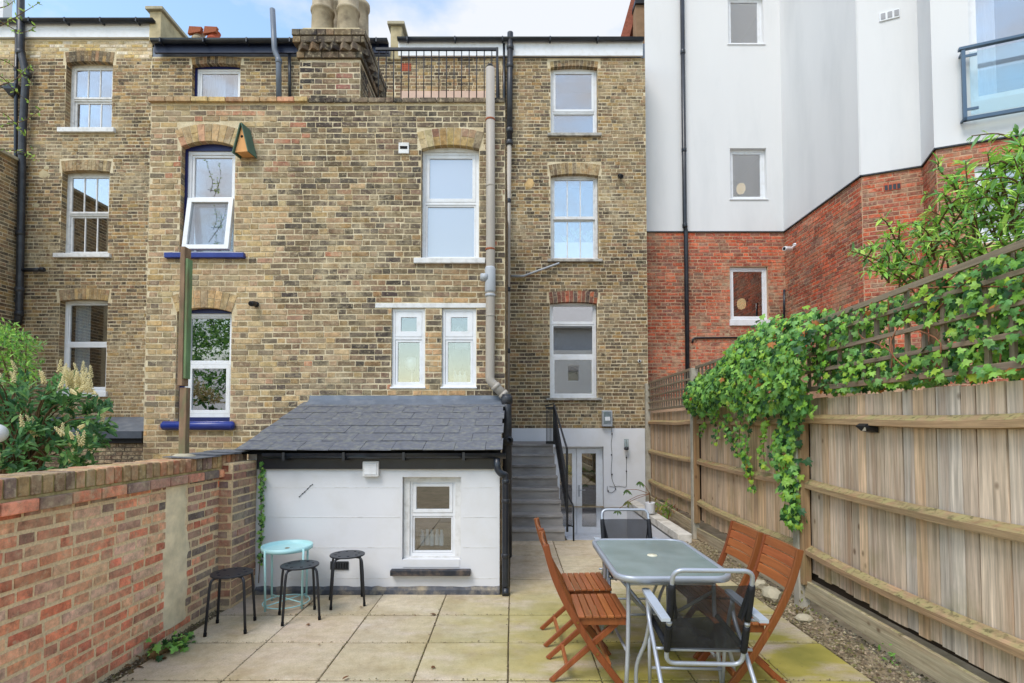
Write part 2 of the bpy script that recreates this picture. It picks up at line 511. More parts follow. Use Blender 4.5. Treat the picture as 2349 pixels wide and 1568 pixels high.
def lay(x0, x1, z0, z1, excl, pal, course=0.075, L=0.225, bond='flemish', tint=None, joint=0.0155, jx=0.0095):
    out = []
    n = int(round((z1 - z0) / course))
    hd = L / 2
    for r in range(n):
        za, zb = z0 + r * course, z0 + (r + 1) * course
        zc = (za + zb) / 2
        segs = [(x0, x1)]
        for h in excl:
            if h[2] < zc < h[3]:
                ns = []
                for a, b in segs:
                    if h[1] <= a or h[0] >= b: ns.append((a, b)); continue
                    if h[0] > a: ns.append((a, h[0]))
                    if h[1] < b: ns.append((h[1], b))
                segs = ns
        if bond == 'flemish':
            x, k = x0 - (0 if r % 2 else (L + hd) / 2) - random.uniform(0, 0.03), 0
        else:
            x, k = x0 - (0 if r % 2 else L / 2) - random.uniform(0, 0.02), 0
        while x < x1:
            if bond == 'flemish': w = L if k % 2 == 0 else hd
            elif bond == 'header': w = hd
            else: w = L if random.random() > 0.08 else hd
            w *= random.uniform(.9, 1.06)
            k += 1
            for a, b in segs:
                xa, xb = max(x, a), min(x + w, b)
                if xb - xa > 0.035:
                    c = jit(random.choice(pal), 0.14)
                    if tint: c = tint((xa + xb) / 2, zc, c)
                    xm_ = (xa + xb) / 2
                    f = 1 + .24 * mnoise.noise((xm_ * .8, zc * .8, 3.1)) + .16 * mnoise.noise((xm_ * 2.6, zc * 2.6, 7.7))
                    c = tuple(max(.01, min(.9, q * f)) for q in c[:3]) + (1.0,)
                    out.append([xm_, zc + .011 * mnoise.noise((xm_ * .9, zc * .5, 1.3)) + random.uniform(-.0015, .0015), xb - xa - jx * random.uniform(.7, 1.3), (course - joint) * random.uniform(.93, 1.05), c])
            x += w
    return out

def brick_unit(seed):
    m = MB()
    a, b = 0.5, 0.485
    rr = random.Random(seed)
    j = lambda s: rr.uniform(-s, s)
    m.add([(-a, 0, -a), (a, 0, -a), (a, 0, a), (-a, 0, a), (-b + j(.018), -1, -b * .96 + j(.045)), (b + j(.018), -1, -b * .96 + j(.045)), (b + j(.018), -1, b * .96 + j(.045)), (-b + j(.018), -1, b * .96 + j(.045))],
          [(4, 5, 6, 7), (0, 1, 5, 4), (1, 2, 6, 5), (2, 3, 7, 6), (3, 0, 4, 7)])
    return m.mesh('brick', m_brick_o)
ME_BRICK = [brick_unit(k) for k in range(9)]

def set_bricks(parent, pl, bricks, single=300, proud=0.005, d0=0.0, extra=None):
    """the largest are objects of their own; the rest join into one part"""
    sized = [(proj_scale(pl.P(b[0], b[1])) ** 2 * b[2] * b[3] * (1 + 0.12 * random.random()), i) for i, b in enumerate(bricks)]
    sized.sort(reverse=True)
    chosen = {i for _, i in sized[:single]}
    V, Fc, C = [], [], []
    for i, (x, z, w, h, c) in enumerate(bricks):
        dd = proud + random.uniform(-0.003, 0.004)
        if i in chosen:
            o = bpy.data.objects.new('brick', random.choice(ME_BRICK)); COL.objects.link(o)
            o.parent = parent; o.matrix_parent_inverse = WM[parent.name].inverted()
            mw = pl.mx @ Matrix.Translation((x, -d0 + 0.012, z)) @ Matrix.Rotation(random.uniform(-0.012, 0.012), 4, 'Y')
            o.matrix_basis = mw @ Matrix.Diagonal((w, dd + 0.012, h, 1))
            o.color = c
        else:
            n = len(V); q = 0.485
            tw = random.uniform(-0.0015, 0.0015)
            for k, (sx, sz) in enumerate(((-1, -1), (1, -1), (1, 1), (-1, 1))):
                V.append(pl.P(x + sx * w / 2, z + sz * h / 2 + tw * sx, d0 - 0.012))
            for k, (sx, sz) in enumerate(((-1, -1), (1, -1), (1, 1), (-1, 1))):
                V.append(pl.P(x + sx * w * q + random.uniform(-.003, .003), z + sz * h * q * 0.97 + tw * sx + random.uniform(-.0025, .0025), d0 + dd + random.uniform(-.001, .001)))
            Fc += [(n + 4, n + 5, n + 6, n + 7), (n, n + 1, n + 5, n + 4), (n + 1, n + 2, n + 6, n + 5), (n + 2, n + 3, n + 7, n + 6), (n + 3, n, n + 4, n + 7)]
            C += [c] * 8
    if extra:
        for (V2, F2, c2) in extra:
            n = len(V); V += V2; Fc += [tuple(q + n for q in f) for f in F2]; C += [c2] * len(V2)
    if V:
        me = bpy.data.meshes.new('brickwork')
        me.from_pydata([tuple(p) for p in V], [], Fc)
        at_ = me.color_attributes.new('Col', 'FLOAT_COLOR', 'POINT')
        at_.data.foreach_set('color', [q for c in C for q in c])
        me.materials.append(m_brick_j)
        o = put('brickwork', me, parent)
        o['kind'] = 'stuff'

def reveal_bricks(pl, h, pal, side, course=0.075, depth=0.13, z_base=0.0):
    """brick ends showing in the reveal of an opening, for the joined part"""
    out = []
    x = h[0] if side == 'l' else h[1]
    sg = 1 if side == 'l' else -1
    k = math.ceil((h[2] - z_base) / course)
    while z_base + (k + 1) * course < h[3] + 0.02:
        za, zb = z_base + k * course + 0.006, z_base + (k + 1) * course - 0.006
        k += 1
        c = jit(random.choice(pal), 0.15)
        e = 0.005 * sg
        V = [pl.P(x + e, za, -0.002), pl.P(x + e, za, -depth), pl.P(x + e, zb, -depth), pl.P(x + e, zb, -0.002),
             pl.P(x - e, za, -0.002), pl.P(x - e, za, -depth), pl.P(x - e, zb, -depth), pl.P(x - e, zb, -0.002)]
        out.append((V, [(0, 1, 2, 3), (0, 1, 5, 4), (1, 2, 6, 5), (2, 3, 7, 6), (3, 0, 4, 7)], c))
    return out

def arch(parent, pl, x0, x1, zs, rise, h, pal, mortar, depth=0.11, n=None, skew=0.05):
    """segmental arch of upright bricks over an opening, springing at zs"""
    w = x1 - x0
    Rr = ((w / 2) ** 2 + rise ** 2) / (2 * rise)
    xc, zc = (x0 + x1) / 2, zs + rise - Rr
    amax = math.asin(min(1, (w / 2) / Rr))
    n = n or max(8, int(w / 0.076))
    mid = h * 0.52
    def pt(a, r_): return xc + math.sin(a) * r_, zc + math.cos(a) * r_
    m = MB(); V = []
    k = 14
    for d in (0.002, -depth):
        for i in range(k + 1):
            a = -amax + 2 * amax * i / k
            V.append(pl.P(*pt(a, Rr + 0.004), d)); V.append(pl.P(*pt(a, Rr + h + 0.004), d))
    N = 2 * (k + 1)
    Fc = []
    for i in range(k):
        a, b, c, e = 2 * i, 2 * i + 1, 2 * i + 3, 2 * i + 2
        Fc += [(a, b, c, e), (a + N, e + N, c + N, b + N), (a, e, e + N, a + N), (b, b + N, c + N, c)]
    m.add(V, Fc).obj('arch_mortar', mortar, parent)
    for i in range(n):
        a0 = -amax + 2 * amax * i / n; a1 = -amax + 2 * amax * (i + 1) / n
        g = 0.0045 / Rr
        a0 += g; a1 -= g
        parts = [(Rr, Rr + h)] if random.random() < 0.5 else [(Rr, Rr + mid - 0.004), (Rr + mid + 0.004, Rr + h)]
        for r0, r1 in parts:
            mm = MB()
            q = [pl.P(*pt(a0, r0), 0.009), pl.P(*pt(a1, r0), 0.009), pl.P(*pt(a1, r1), 0.009), pl.P(*pt(a0, r1), 0.009),
                 pl.P(*pt(a0, r0), -depth), pl.P(*pt(a1, r0), -depth), pl.P(*pt(a1, r1), -0.005), pl.P(*pt(a0, r1), -0.005)]
            mm.add(q, [(0, 1, 2, 3), (0, 4, 5, 1), (1, 5, 6, 2), (2, 6, 7, 3), (3, 7, 4, 0)])
            o = mm.obj('arch_brick', m_brick_o, parent)
            o.color = jit(random.choice(pal), 0.14)

# ------------------------------------------------------------------ windows
def curtain_mesh(mb, x0, x1, z0, z1, y, amp=0.02, wl=0.09):
    n = max(6, int((x1 - x0) / wl * 6))
    V = []
    for i in range(n + 1):
        x = x0 + (x1 - x0) * i / n
        yy = y + amp * math.sin(i / 6 * 2 * math.pi)
        V += [(x, yy, z0), (x, yy, z1)]
    mb.add(V, [(2 * i, 2 * i + 2, 2 * i + 3, 2 * i + 1) for i in range(n)], True)

def window(parent, pl, hole, rec, rows, frame=m_upvc, glass=m_glass, fw=0.05, sill=None, room=m_room, sash=m_upvc, curtains=(), roomdepth=1.3,
           outer=None, arched=0.0, label=None, vent=False):
    """rows from the top: (share of the height, upright bars, sash width, set-out towards the yard, glass or None)"""
    x0, x1, z0, z1 = hole
    if outer:      # a second painted frame round the window
        MB().ring(x0, x1, z0, z1, outer[1], rec - 0.02, rec + 0.06).obj('outer_frame', outer[0], parent, pl.mx)
        l, r_, b, t = outer[1]
        x0, x1, z0, z1 = x0 + l - 0.004, x1 - r_ + 0.004, z0 + b - 0.004, z1 - t + 0.004
    w = MB().ring(x0, x1, z0, z1, fw, rec, rec + 0.07).obj('window', frame, parent, pl.mx, bevel=0.004)
    if label: w['label'] = label
    ix0, ix1, iz0, iz1 = x0 + fw, x1 - fw, z0 + fw, z1 - fw
    tot = sum(r[0] for r in rows)
    gap = 0.035
    H = (iz1 - iz0) - gap * (len(rows) - 1)
    zt = iz1
    for i, row in enumerate(rows):
        share, bars, sw, out = row[:4]
        g = row[4] if len(row) > 4 and row[4] else glass
        zb = zt - H * share / tot
        s = MB().ring(ix0 + 0.002, ix1 - 0.002, zb + 0.002, zt - 0.002, sw, rec + 0.012 - out, rec + 0.055 - out)
        px = [ix0 + sw] + [ix0 + sw + (ix1 - ix0 - 2 * sw) * (k + 1) / (bars + 1) for k in range(bars)] + [ix1 - sw]
        for k in range(bars):
            s.box(px[k + 1] - 0.011, px[k + 1] + 0.011, rec + 0.018 - out, rec + 0.05 - out, zb + sw - 0.003, zt - sw + 0.003)
        s.obj('sash', sash, w, pl.mx, bevel=0.003)
        for k in range(bars + 1):
            MB().box(px[k] - 0.003, px[k + 1] + 0.003, rec + 0.03 - out, rec + 0.036 - out, zb + sw - 0.004, zt - sw + 0.004).obj('pane', g, w, pl.mx)
        if i < len(rows) - 1:
            MB().box(ix0 - 0.001, ix1 + 0.001, rec + 0.004, rec + 0.066, zb - gap, zb).obj('transom', frame, w, pl.mx, bevel=0.003)
        zt = zb - gap
    if sill:
        sx, sz0, sz1, sd, sm = sill     # overhang, bottom, top, projection, material
        MB().box(hole[0] - sx, hole[1] + sx, -sd, rec + 0.05, sz0, sz1).obj('sill', sm, w, pl.mx, bevel=0.008)
    e = 0.35
    m = MB(); m.box(x0 - e, x1 + e, rec + 0.075, rec + 0.075 + roomdepth, z0 - e, z1 + e)
    m.f.pop(2); m.sm.pop(2)             # open towards the window
    m.obj('room', room, w, pl.mx)
    MB().ring(x0 - e, x1 + e, z0 - e, z1 + e, e + 0.02, rec + 0.071, rec + 0.0745).obj('room_wall', room, w, pl.mx)
    for cx0, cx1, cm in curtains:
        c = MB(); W = ix1 - ix0
        curtain_mesh(c, ix0 + W * cx0, ix0 + W * cx1, z0 + 0.03, z1 - 0.03, rec + 0.16)
        c.obj('curtain', cm, w, pl.mx)
    if vent:
        MB().box((ix0 + ix1) / 2 - 0.16, (ix0 + ix1) / 2 + 0.16, rec - 0.006, rec + 0.012, iz1 - 0.012, iz1 + 0.014).obj('trickle_vent', m_upvc, w, pl.mx, bevel=0.003)
    return w

def hole_of(pl, u0, u1, v0, v1):
    vm, um = (v0 + v1) / 2, (u0 + u1) / 2
    return [pl.hit(u0, vm)[0], pl.hit(u1, vm)[0], pl.hit(um, v1)[1], pl.hit(um, v0)[1]]

def lift(c, k=0.98, d=0.17):
    c = srgb(*c); l = 0.3 * c[0] + 0.55 * c[1] + 0.15 * c[2]
    return tuple(min(.85, (q * (1 - d) + l * d) * k * w) for q, w in zip(c[:3], (1.06, .985, .93))) + (1.0,)
PAL_STOCK = [lift(c) for c in ((150, 126, 88), (132, 110, 78), (112, 96, 72), (88, 80, 68), (166, 138, 84), (120, 98, 70), (78, 70, 62), (142, 112, 82), (160, 128, 72), (104, 92, 78))]
PAL_STOCK_Y = [lift(c) for c in ((170, 142, 96), (150, 124, 84), (128, 108, 80), (112, 96, 78), (176, 146, 86), (138, 114, 80), (152, 122, 76))]
PAL_PALE = [srgb(*c) for c in ((206, 186, 146), (218, 202, 174), (196, 168, 108), (186, 162, 122), (224, 212, 192))]
PAL_WB = [lift(c) for c in ((190, 162, 112), (200, 176, 128), (168, 142, 104), (150, 130, 102), (120, 108, 92), (196, 164, 98), (178, 150, 118), (176, 138, 108), (98, 92, 86), (172, 152, 118), (186, 158, 104), (140, 122, 92), (160, 138, 104))]
PAL_WC = [lift(c) for c in ((112, 98, 76), (128, 110, 78), (94, 86, 74), (84, 78, 74), (148, 120, 74), (134, 108, 86), (104, 94, 84), (72, 68, 68), (120, 104, 84), (140, 116, 92))]
PAL_RED = [lift(c, 1.2, .02) for c in ((176, 84, 58), (160, 76, 56), (188, 96, 68), (142, 74, 60), (118, 78, 68), (170, 92, 74), (182, 84, 52), (126, 92, 84))]
PAL_YARD = [lift(c) for c in ((178, 104, 80), (190, 122, 96), (160, 84, 64), (172, 112, 88), (188, 146, 122), (150, 100, 80), (128, 96, 84), (196, 132, 104), (154, 78, 58), (164, 140, 126))]
PAL_YARD2 = [lift(c) for c in ((136, 104, 90), (118, 96, 90), (104, 88, 84), (146, 112, 96), (128, 92, 78), (96, 86, 86))]
PAL_SOOT = [lift(c) for c in ((74, 68, 64), (90, 82, 74), (60, 58, 60), (104, 92, 78), (84, 74, 70), (122, 104, 78))]
PAL_DARK = [srgb(*c) for c in ((82, 66, 58), (70, 60, 56), (94, 76, 64), (62, 56, 54))]

def soften(pal, f):
    m = [sum(c[i] for c in pal) / len(pal) for i in range(3)]
    return [tuple(c[i] * (1 - f) + m[i] * f for i in range(3)) + (1.0,) for c in pal]
PAL_STOCK, PAL_STOCK_Y, PAL_WB, PAL_WC, PAL_YARD = soften(PAL_STOCK, .12), soften(PAL_STOCK_Y, .2), soften(PAL_WB, .25), soften(PAL_WC, .15), soften(PAL_YARD, .3)
PAL_RED = soften(PAL_RED, .25)
YH, YW, YE, YN = 11.05, 6.85, 5.30, 11.75
plH, plW, plE, plN = Plane((0, YH, 0)), Plane((0, YW, 0)), Plane((0, YE, 0)), Plane((0, YN, 0))

# ================================================================== the ground
g = MB()
well = (0.80, 2.36, 7.70, 11.0)
gx = [-300, well[0], well[1], 300]; gy = [-300, well[2], well[3], 300]
for i in range(3):
    for j in range(3):
        if i == 1 and j == 1: continue
        a, b, c, d = gx[i], gx[i + 1], gy[j], gy[j + 1]
        g.add([(a, c, -0.05), (b, c, -0.05), (b, d, -0.05), (a, d, -0.05)], [(0, 1, 2, 3)])
m_ground = plain('soil', srgb(158, 142, 116), 0.95, 0, 0.25, 9, 0.6, 40, 0.1, srgb(118, 108, 76), 0.6, 3)
tag(g.obj('ground', m_ground), kind='structure')

def slab_mat():
    t = NT('paving_slab')
    p = t.pos()
    oi = t.n('ObjectInfo')
    x = t.mix(1.0, srgb(202, 187, 166), oi.outputs['Color'], 'MULTIPLY')
    x = t.mix(1.0, x, t.grey(t.rng(t.noise(p, 95, 6, 0.75), 0.3, 0.7, 0.74, 1.2)), 'MULTIPLY')
    x = t.mix(t.rng(t.noise(p, 2.4, 7, 0.66), 0.45, 0.68, 0, 0.7), x, srgb(158, 138, 112))
    x = t.mix(1.0, x, t.grey(t.rng(t.noise(p, 13, 6, 0.7), 0.3, 0.7, 0.84, 1.14)), 'MULTIPLY')
    x = t.mix(t.rng(t.noise(p, 6, 6, 0.7), 0.56, 0.72, 0, 0.35), x, srgb(216, 206, 188))
    ps = t.pos((1.0, 2.2, 1))
    sx = t.n('SeparateXYZ'); g_ = t.n('NewGeometry'); t.l(g_.outputs['Position'], sx.inputs[0])
    # green algae grows on the fence side of the yard, in patches
    reach = t.rng(sx.outputs[0], -1.0, 0.9, 0.18, 1.0)
    near = t.rng(sx.outputs[1], 4.6, 6.0, 1.0, 0.1)
    n1 = t.noise(ps, 1.5, 6, 0.6)
    al = t.mul(t.mul(reach, near), t.rng(n1, 0.34, 0.52, 0, 0.97))
    x = t.mix(al, x, t.mix(t.rng(t.noise(p, 3.2, 4), 0.4, 0.65, 0, 1), srgb(172, 160, 78), srgb(148, 142, 66)))
    x = t.mix(t.rng(t.noise(p, 38, 3, 0.5), 0.66, 0.74, 0, 0.45), x, srgb(104, 92, 76))
    t.col(x)
    t.bump(t.noise(p, 130, 4, 0.7), 0.35, 0.004)
    return t.set(0.85, 0, 0.25)
m_slab = slab_mat()
m_bed = plain('joint_grit', srgb(98, 86, 68), 0.95, 0, 0.3, 30, 0.5, 80, 0.1, srgb(84, 88, 48), 0.6, 8)
pav = thing('patio_paving', None, None, (0, 4, 0), kind='structure')
bed = MB()
bed.add([(-2.66, 0.4, -0.014), (2.36, 0.4, -0.014), (2.36, 7.69, -0.014), (-2.66, 7.69, -0.014)], [(0, 1, 2, 3)])
bed.obj('joint_bed', m_bed, pav)
CX = [-2.56, -1.87, -1.255, -0.64, -0.026, 0.58, 1.185, 1.79, 2.345]
CY = [0.6, 1.15, 1.73, 2.32, 2.905, 3.498, 4.097, 4.68, 5.238, 5.75, 6.278, 6.774, 7.385, 7.68]
for i in range(len(CX) - 1):
    for j in range(len(CY) - 1):
        if CX[i] < -0.1 and CY[j] > 5.23: continue
        x0, x1, y0, y1 = CX[i] + 0.0045, CX[i + 1] - 0.0045, CY[j] + 0.009, CY[j + 1] - 0.009
        if i == 7 and j >= 4: x1 -= random.uniform(0, 0.02)
        m = MB(); zt = random.uniform(-0.003, 0.002)
        cx, cy = (x0 + x1) / 2, (y0 + y1) / 2
        m.box(x0 - cx, x1 - cx, y0 - cy, y1 - cy, -0.04, 0)
        for p in m.v:
            if p.z == 0: p.z += random.uniform(-0.0015, 0.0015)
            p.x += random.uniform(-0.002, 0.002)
        o = put('paving_slab', m.mesh('paving_slab', m_slab), pav, Matrix.Translation((cx, cy, zt)) @ Matrix.Rotation(R(random.uniform(-0.3, 0.3)), 4, 'Z'))
        b = o.modifiers.new('bevel', 'BEVEL'); b.width = 0.004; b.segments = 1
        k = random.uniform(0.84, 1.08); o.color = (k, k * random.uniform(0.97, 1.02), k * random.uniform(0.94, 1.03), 1)

# the sunken well in front of the garden doors
wl = thing('sunken_light_well', None, None, (1.58, 9.3, -0.72), kind='structure')
m = MB(); m.box(well[0], well[1], well[2], well[3], -0.72, -0.016); del m.f[4], m.sm[4]; m.f.pop(1); m.sm.pop(1)
m.obj('well_lining', m_render, wl)

# ================================================================== old terrace: left house
def gutter(parent, x0, x1, y, z, r, fascia=None, fmat=m_upvc, step=0.75, name='gutter', gm=m_black):
    n = 10
    V = []
    for x in (x0, x1):
        for k in range(n + 1):
            a = math.pi + math.pi * k / n
            V.append((x, y - r + r * math.cos(a), z + r * math.sin(a)))
    N = n + 1
    fs = [(k, k + 1, N + k + 1, N + k) for k in range(n)] + [tuple(range(N)), tuple(range(2 * N - 1, N - 1, -1))]
    MB().add(V, fs, True).obj(name, gm, parent)
    if fascia:
        MB().box(x0 + 0.004, x1 - 0.004, y + 0.004, y + 0.05, fascia[0], fascia[1]).obj('fascia', fmat, parent)
    x = x0 + 0.2
    while x < x1:
        MB().box(x, x + 0.025, y - 2 * r - 0.008, y + 0.003, z - r - 0.015, z + 0.008).obj('gutter_bracket', gm, parent)
        x += step

def zH(v, u=300): return at(u, v, YH).z
hA = thing('terraced_house', 'yellow stock brick house with three white sash windows and thick black pipes', 'house', (-9, YH, 0))
xA0, xA1 = -12.6, plH.hit(345, 300)[0]
zAtop = zH(91)
zAband = zH(131)
A1 = hole_of(plH, 150, 257.5, 141, 297)
A2 = hole_of(plH, 140, 249.5, 391, 584)
A3 = hole_of(plH, 134.5, 245, 687, 900)
holesA = [A1, A2, A3]
wall_panel('wall', plH, xA0, xA1, 0, zAtop, holesA, m_mortar_tan, hA)
exA = [tuple(h) for h in holesA]
for h in holesA:
    exA.append((h[0] - 0.06, h[1] + 0.06, h[3] - 0.06, h[3] + 0.24))
def tintA(x, z, c):
    if z > zAband: return jit(random.choice(PAL_PALE), 0.08)
    if z < 3.2: return tuple(q * 0.6 + w * 0.4 for q, w in zip(c, random.choice(PAL_STOCK_Y)))
    return c
brA = lay(-11.7, xA1, 0.3, zAtop - 0.02, exA, PAL_STOCK, tint=tintA)
ext = []
for h in holesA: ext += reveal_bricks(plH, h, PAL_STOCK, 'l')
set_bricks(hA, plH, brA, 300, extra=ext)
for h in holesA: arch(hA, plH, h[0], h[1], h[3] - 0.035, 0.035, 0.225, PAL_STOCK_Y if h is not A1 else PAL_STOCK, m_mortar_tan, skew=0.05)
sash3 = [(0.5, 2, 0.04, -0.03), (0.5, 2, 0.045, 0.0)]
window(hA, plH, A1, 0.14, [(0.52, 2, 0.04, 0.025), (0.48, 2, 0.04, -0.02)], m_wpaint, fw=0.07, sash=m_wpaint, sill=(0.1, A1[2] - 0.09, A1[2] + 0.01, 0.07, m_wpaint), curtains=((0.0, 0.1, m_room),))
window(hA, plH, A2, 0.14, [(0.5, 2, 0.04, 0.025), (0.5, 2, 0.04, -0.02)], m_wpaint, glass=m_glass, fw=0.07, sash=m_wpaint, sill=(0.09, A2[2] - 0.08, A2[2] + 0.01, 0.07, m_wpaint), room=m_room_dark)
window(hA, plH, A3, 0.14, [(0.47, 0, 0.03, -0.01), (0.53, 0, 0.055, 0.012)], glass=m_glass_dark, fw=0.06, sill=(0.05, A3[2] - 0.1, A3[2] + 0.01, 0.06, m_upvc), curtains=((0.04, 0.42, m_curtain),), room=m_room)
gutter(hA, xA0, xA1 + 0.12, YH - 0.07, zH(57), 0.065, (zH(91) + 0.003, zH(60)), m_upvc, 0.75)
MB().box(xA0, xA1, YH - 0.015, YH + 0.9, zAtop + 0.001, zH(58)).obj('parapet_top', m_lead, hA)

def patch(parent, pl, u, v, r, mat):
    x, z = pl.hit(u, v); n = 14
    V = [pl.P(x, z, .014)]
    for k in range(n):
        a = 2 * math.pi * k / n; q = r * random.uniform(.7, 1.15)
        V.append(pl.P(x + q * math.cos(a), z + q * .8 * math.sin(a), .006))
    MB().add(V, [(0, k + 1, (k + 1) % n + 1) for k in range(n)], True).obj('mortar_patch', mat, parent)
patch(hA, plH, 101, 401, .13, m_oldrender); patch(hA, plH, 84, 472, .07, m_oldrender); patch(hA, plH, 108, 386, .06, m_oldrender)
def pipe(parent, name, pts, r, mat, collars=(), n=12, cr=1.22, ch=0.05, fil=0.06):
    o = MB().tube(fillet(pts, fil), r, n).obj(name, mat, parent)
    for c in collars:
        p, d = Vector(c[0]), Vector(c[1]).normalized()
        MB().tube([p - d * ch, p - d * ch * 0.7, p + d * ch * 0.7, p + d * ch], [r * 1.05, r * cr, r * cr, r * 1.05], n).obj('pipe_collar', c[2] if len(c) > 2 else mat, o)
    return o
dv = (0, 0, 1)
sp = thing('soil_stack', 'thick black cast iron soil pipe with an offset bend on the left house', 'pipe', at(46, 950, YH - 0.15))
Y1 = YH - 0.13
pts = [at(47.5, -20, Y1), at(47.5, 115, Y1), at(60, 172, Y1), at(52, 300, Y1), at(44, 720, Y1), at(40, 745, Y1 + 0.02)]
pipe(sp, 'pipe', pts, 0.068, m_castiron, [(at(47.5, 122, Y1), dv), (at(61, 172, Y1), dv), (at(51, 353, Y1), dv), (at(46.5, 536, Y1), dv), (at(44.5, 665, Y1), dv), (at(44, 720, Y1), dv)])
p = at(52, 620, Y1)
pipe(sp, 'side_branch', [p, p + Vector((0.42, 0, 0.01))], 0.04, m_castiron, [(p + Vector((0.4, 0, 0.01)), (1, 0, 0))], 10)
rp = thing('rainwater_pipe', 'thin black rainwater pipe with hopper head beside the thick soil pipe', 'pipe', at(37, 950, YH - 0.1))
Y2 = YH - 0.07
pipe(rp, 'pipe', [at(39, 70, Y2), at(37, 205, Y2), at(36, 380, Y2), at(27, 600, Y2)], 0.034, m_black, [(at(37, 160, Y2), dv)], 10)
def hopper(parent, p, w=0.26):
    m = MB(); x, y, z = p
    m.add([(x - w / 2, y - .1, z + .14), (x + w / 2, y - .1, z + .14), (x + w / 2, y + .06, z + .14), (x - w / 2, y + .06, z + .14),
           (x - w / 2, y - .1, z + .02), (x + w / 2, y - .1, z + .02), (x + w / 2, y + .06, z + .02), (x - w / 2, y + .06, z + .02),
           (x - .05, y - .05, z - .1), (x + .05, y - .05, z - .1), (x + .05, y + .05, z - .1), (x - .05, y + .05, z - .1)],
          [(0, 1, 2, 3), (0, 4, 5, 1), (1, 5, 6, 2), (2, 6, 7, 3), (3, 7, 4, 0), (4, 8, 9, 5), (5, 9, 10, 6), (6, 10, 11, 7), (7, 11, 8, 4), (8, 11, 10, 9)])
    m.obj('hopper_head', m_black, parent, bevel=0.01)
hopper(rp, at(31, 212, Y2)); hopper(rp, at(15, 592, Y2))
pipe(rp, 'waste_arm', [at(-10, 196, Y2 - .02), at(14, 202, Y2 - .02), at(26, 208, Y2 - .02)], 0.03, m_black, (), 8)
pipe(rp, 'waste_drop', [at(18, 600, Y2), at(14, 660, Y2), at(10, 680, Y2), at(40, 692, Y2)], 0.045, m_castiron, [(at(16, 640, Y2), dv)], 10)
pipe(rp, 'short_pipe', [at(17, 515, Y2), at(15, 590, Y2)], 0.03, m_castiron, (), 8)

# neighbour's wing further left, seen end-on at the frame edge
nb = thing('neighbour_wing', 'sliver of a neighbouring brick wing at the far left edge', 'house', (-10.9, 9.6, 0))
xN = -10.33
plS = Plane((xN, 8.2, 0), (0, 1, 0), (1, 0, 0))
zN = at(4, 366, 10.8).z
wall_panel('wall', plS, 0, YH - 8.2 - 0.03, 0, zN, [], m_mortar_tan, nb)
MB().box(-13, xN - 0.004, 8.2, YH - 0.03, 0, zN - 0.01).obj('wing_body', m_mortar_tan, nb)
MB().box(-13, xN + 0.08, 8.15, YH - 0.031, zN, zN + 0.06).obj('coping', m_cement, nb)
set_bricks(nb, plS, lay(0.9, YH - 8.25, 0.9, zN, [], PAL_STOCK), 300)

# rendered party parapets and stacks on the roofs
def parapet(name, label, x0, x1, y0, y1, z0, z1, mat=m_oldrender, cap=0.06):
    t = thing(name, label, 'parapet', ((x0 + x1) / 2, y0, z0))
    MB().box(x0, x1, y0, y1, z0, z1).obj('upstand', mat, t, bevel=0.015)
    MB().box(x0 - cap, x1 + cap, y0 - cap, y1, z1 + 0.002, z1 + 0.07).obj('coping', m_cement, t, bevel=0.01)
    return t
pp = at(343, 26, YH - 0.1); pq = at(370, 26, YH - 0.1)
parapet('party_parapet', 'cream rendered party parapet rising above the left roof gutter', pp.x, pq.x, YH - 0.1, 17.5, zAtop - 0.1, at(350, 26, YH - .1).z)
pp = at(896, 60, YH - 0.05); pq = at(922, 60, YH - 0.05)
parapet('party_parapet', 'small weathered parapet stub behind the chimney and terrace railing', pp.x, pq.x, YH - 0.05, 12.4, zH(140), pp.z)
wc = thing('rendered_chimney', 'white rendered chimney breast at the top left corner', 'chimney', at(0, 60, 13.5))
a, b = at(-60, -60, 13.5), at(6, 52, 13.5)
MB().box(a.x, b.x, 13.5, 13.75, zAtop, a.z).obj('shaft', m_render, wc)
MB().box(a.x - .05, b.x + .05, 13.45, 13.8, a.z, a.z + .1).obj('cap', m_cement, wc)
ps = thing('chimney_stack', 'low chimney with two clay cowl pots just above the blue fascia', 'chimney', at(472, 130, 15))
a, b = at(440, 108, 15), at(510, 108, 15)
MB().box(a.x, b.x, 15, 15.7, a.z - 1.2, a.z).obj('stack', m_brick_o, ps).color = srgb(120, 104, 82)
for uu in (455, 490):
    c = at(uu, 104, 15.2)
    o = MB().lathe([(0.17, 0), (0.16, .1), (0.18, .12), (0.18, .17), (0.15, .2), (0.17, .34), (0.19, .36), (0.0, .36)], 14, c).obj('chimney_pot', m_terra_red if uu > 470 else m_terracotta, ps)
    MB().prism([(c.x - .2, c.z + .2), (c.x + .16, c.z + .26), (c.x + .2, c.z + .4), (c.x - .16, c.z + .42)], c.y - .2, c.y - .1).obj('cowl', m_rust, o)

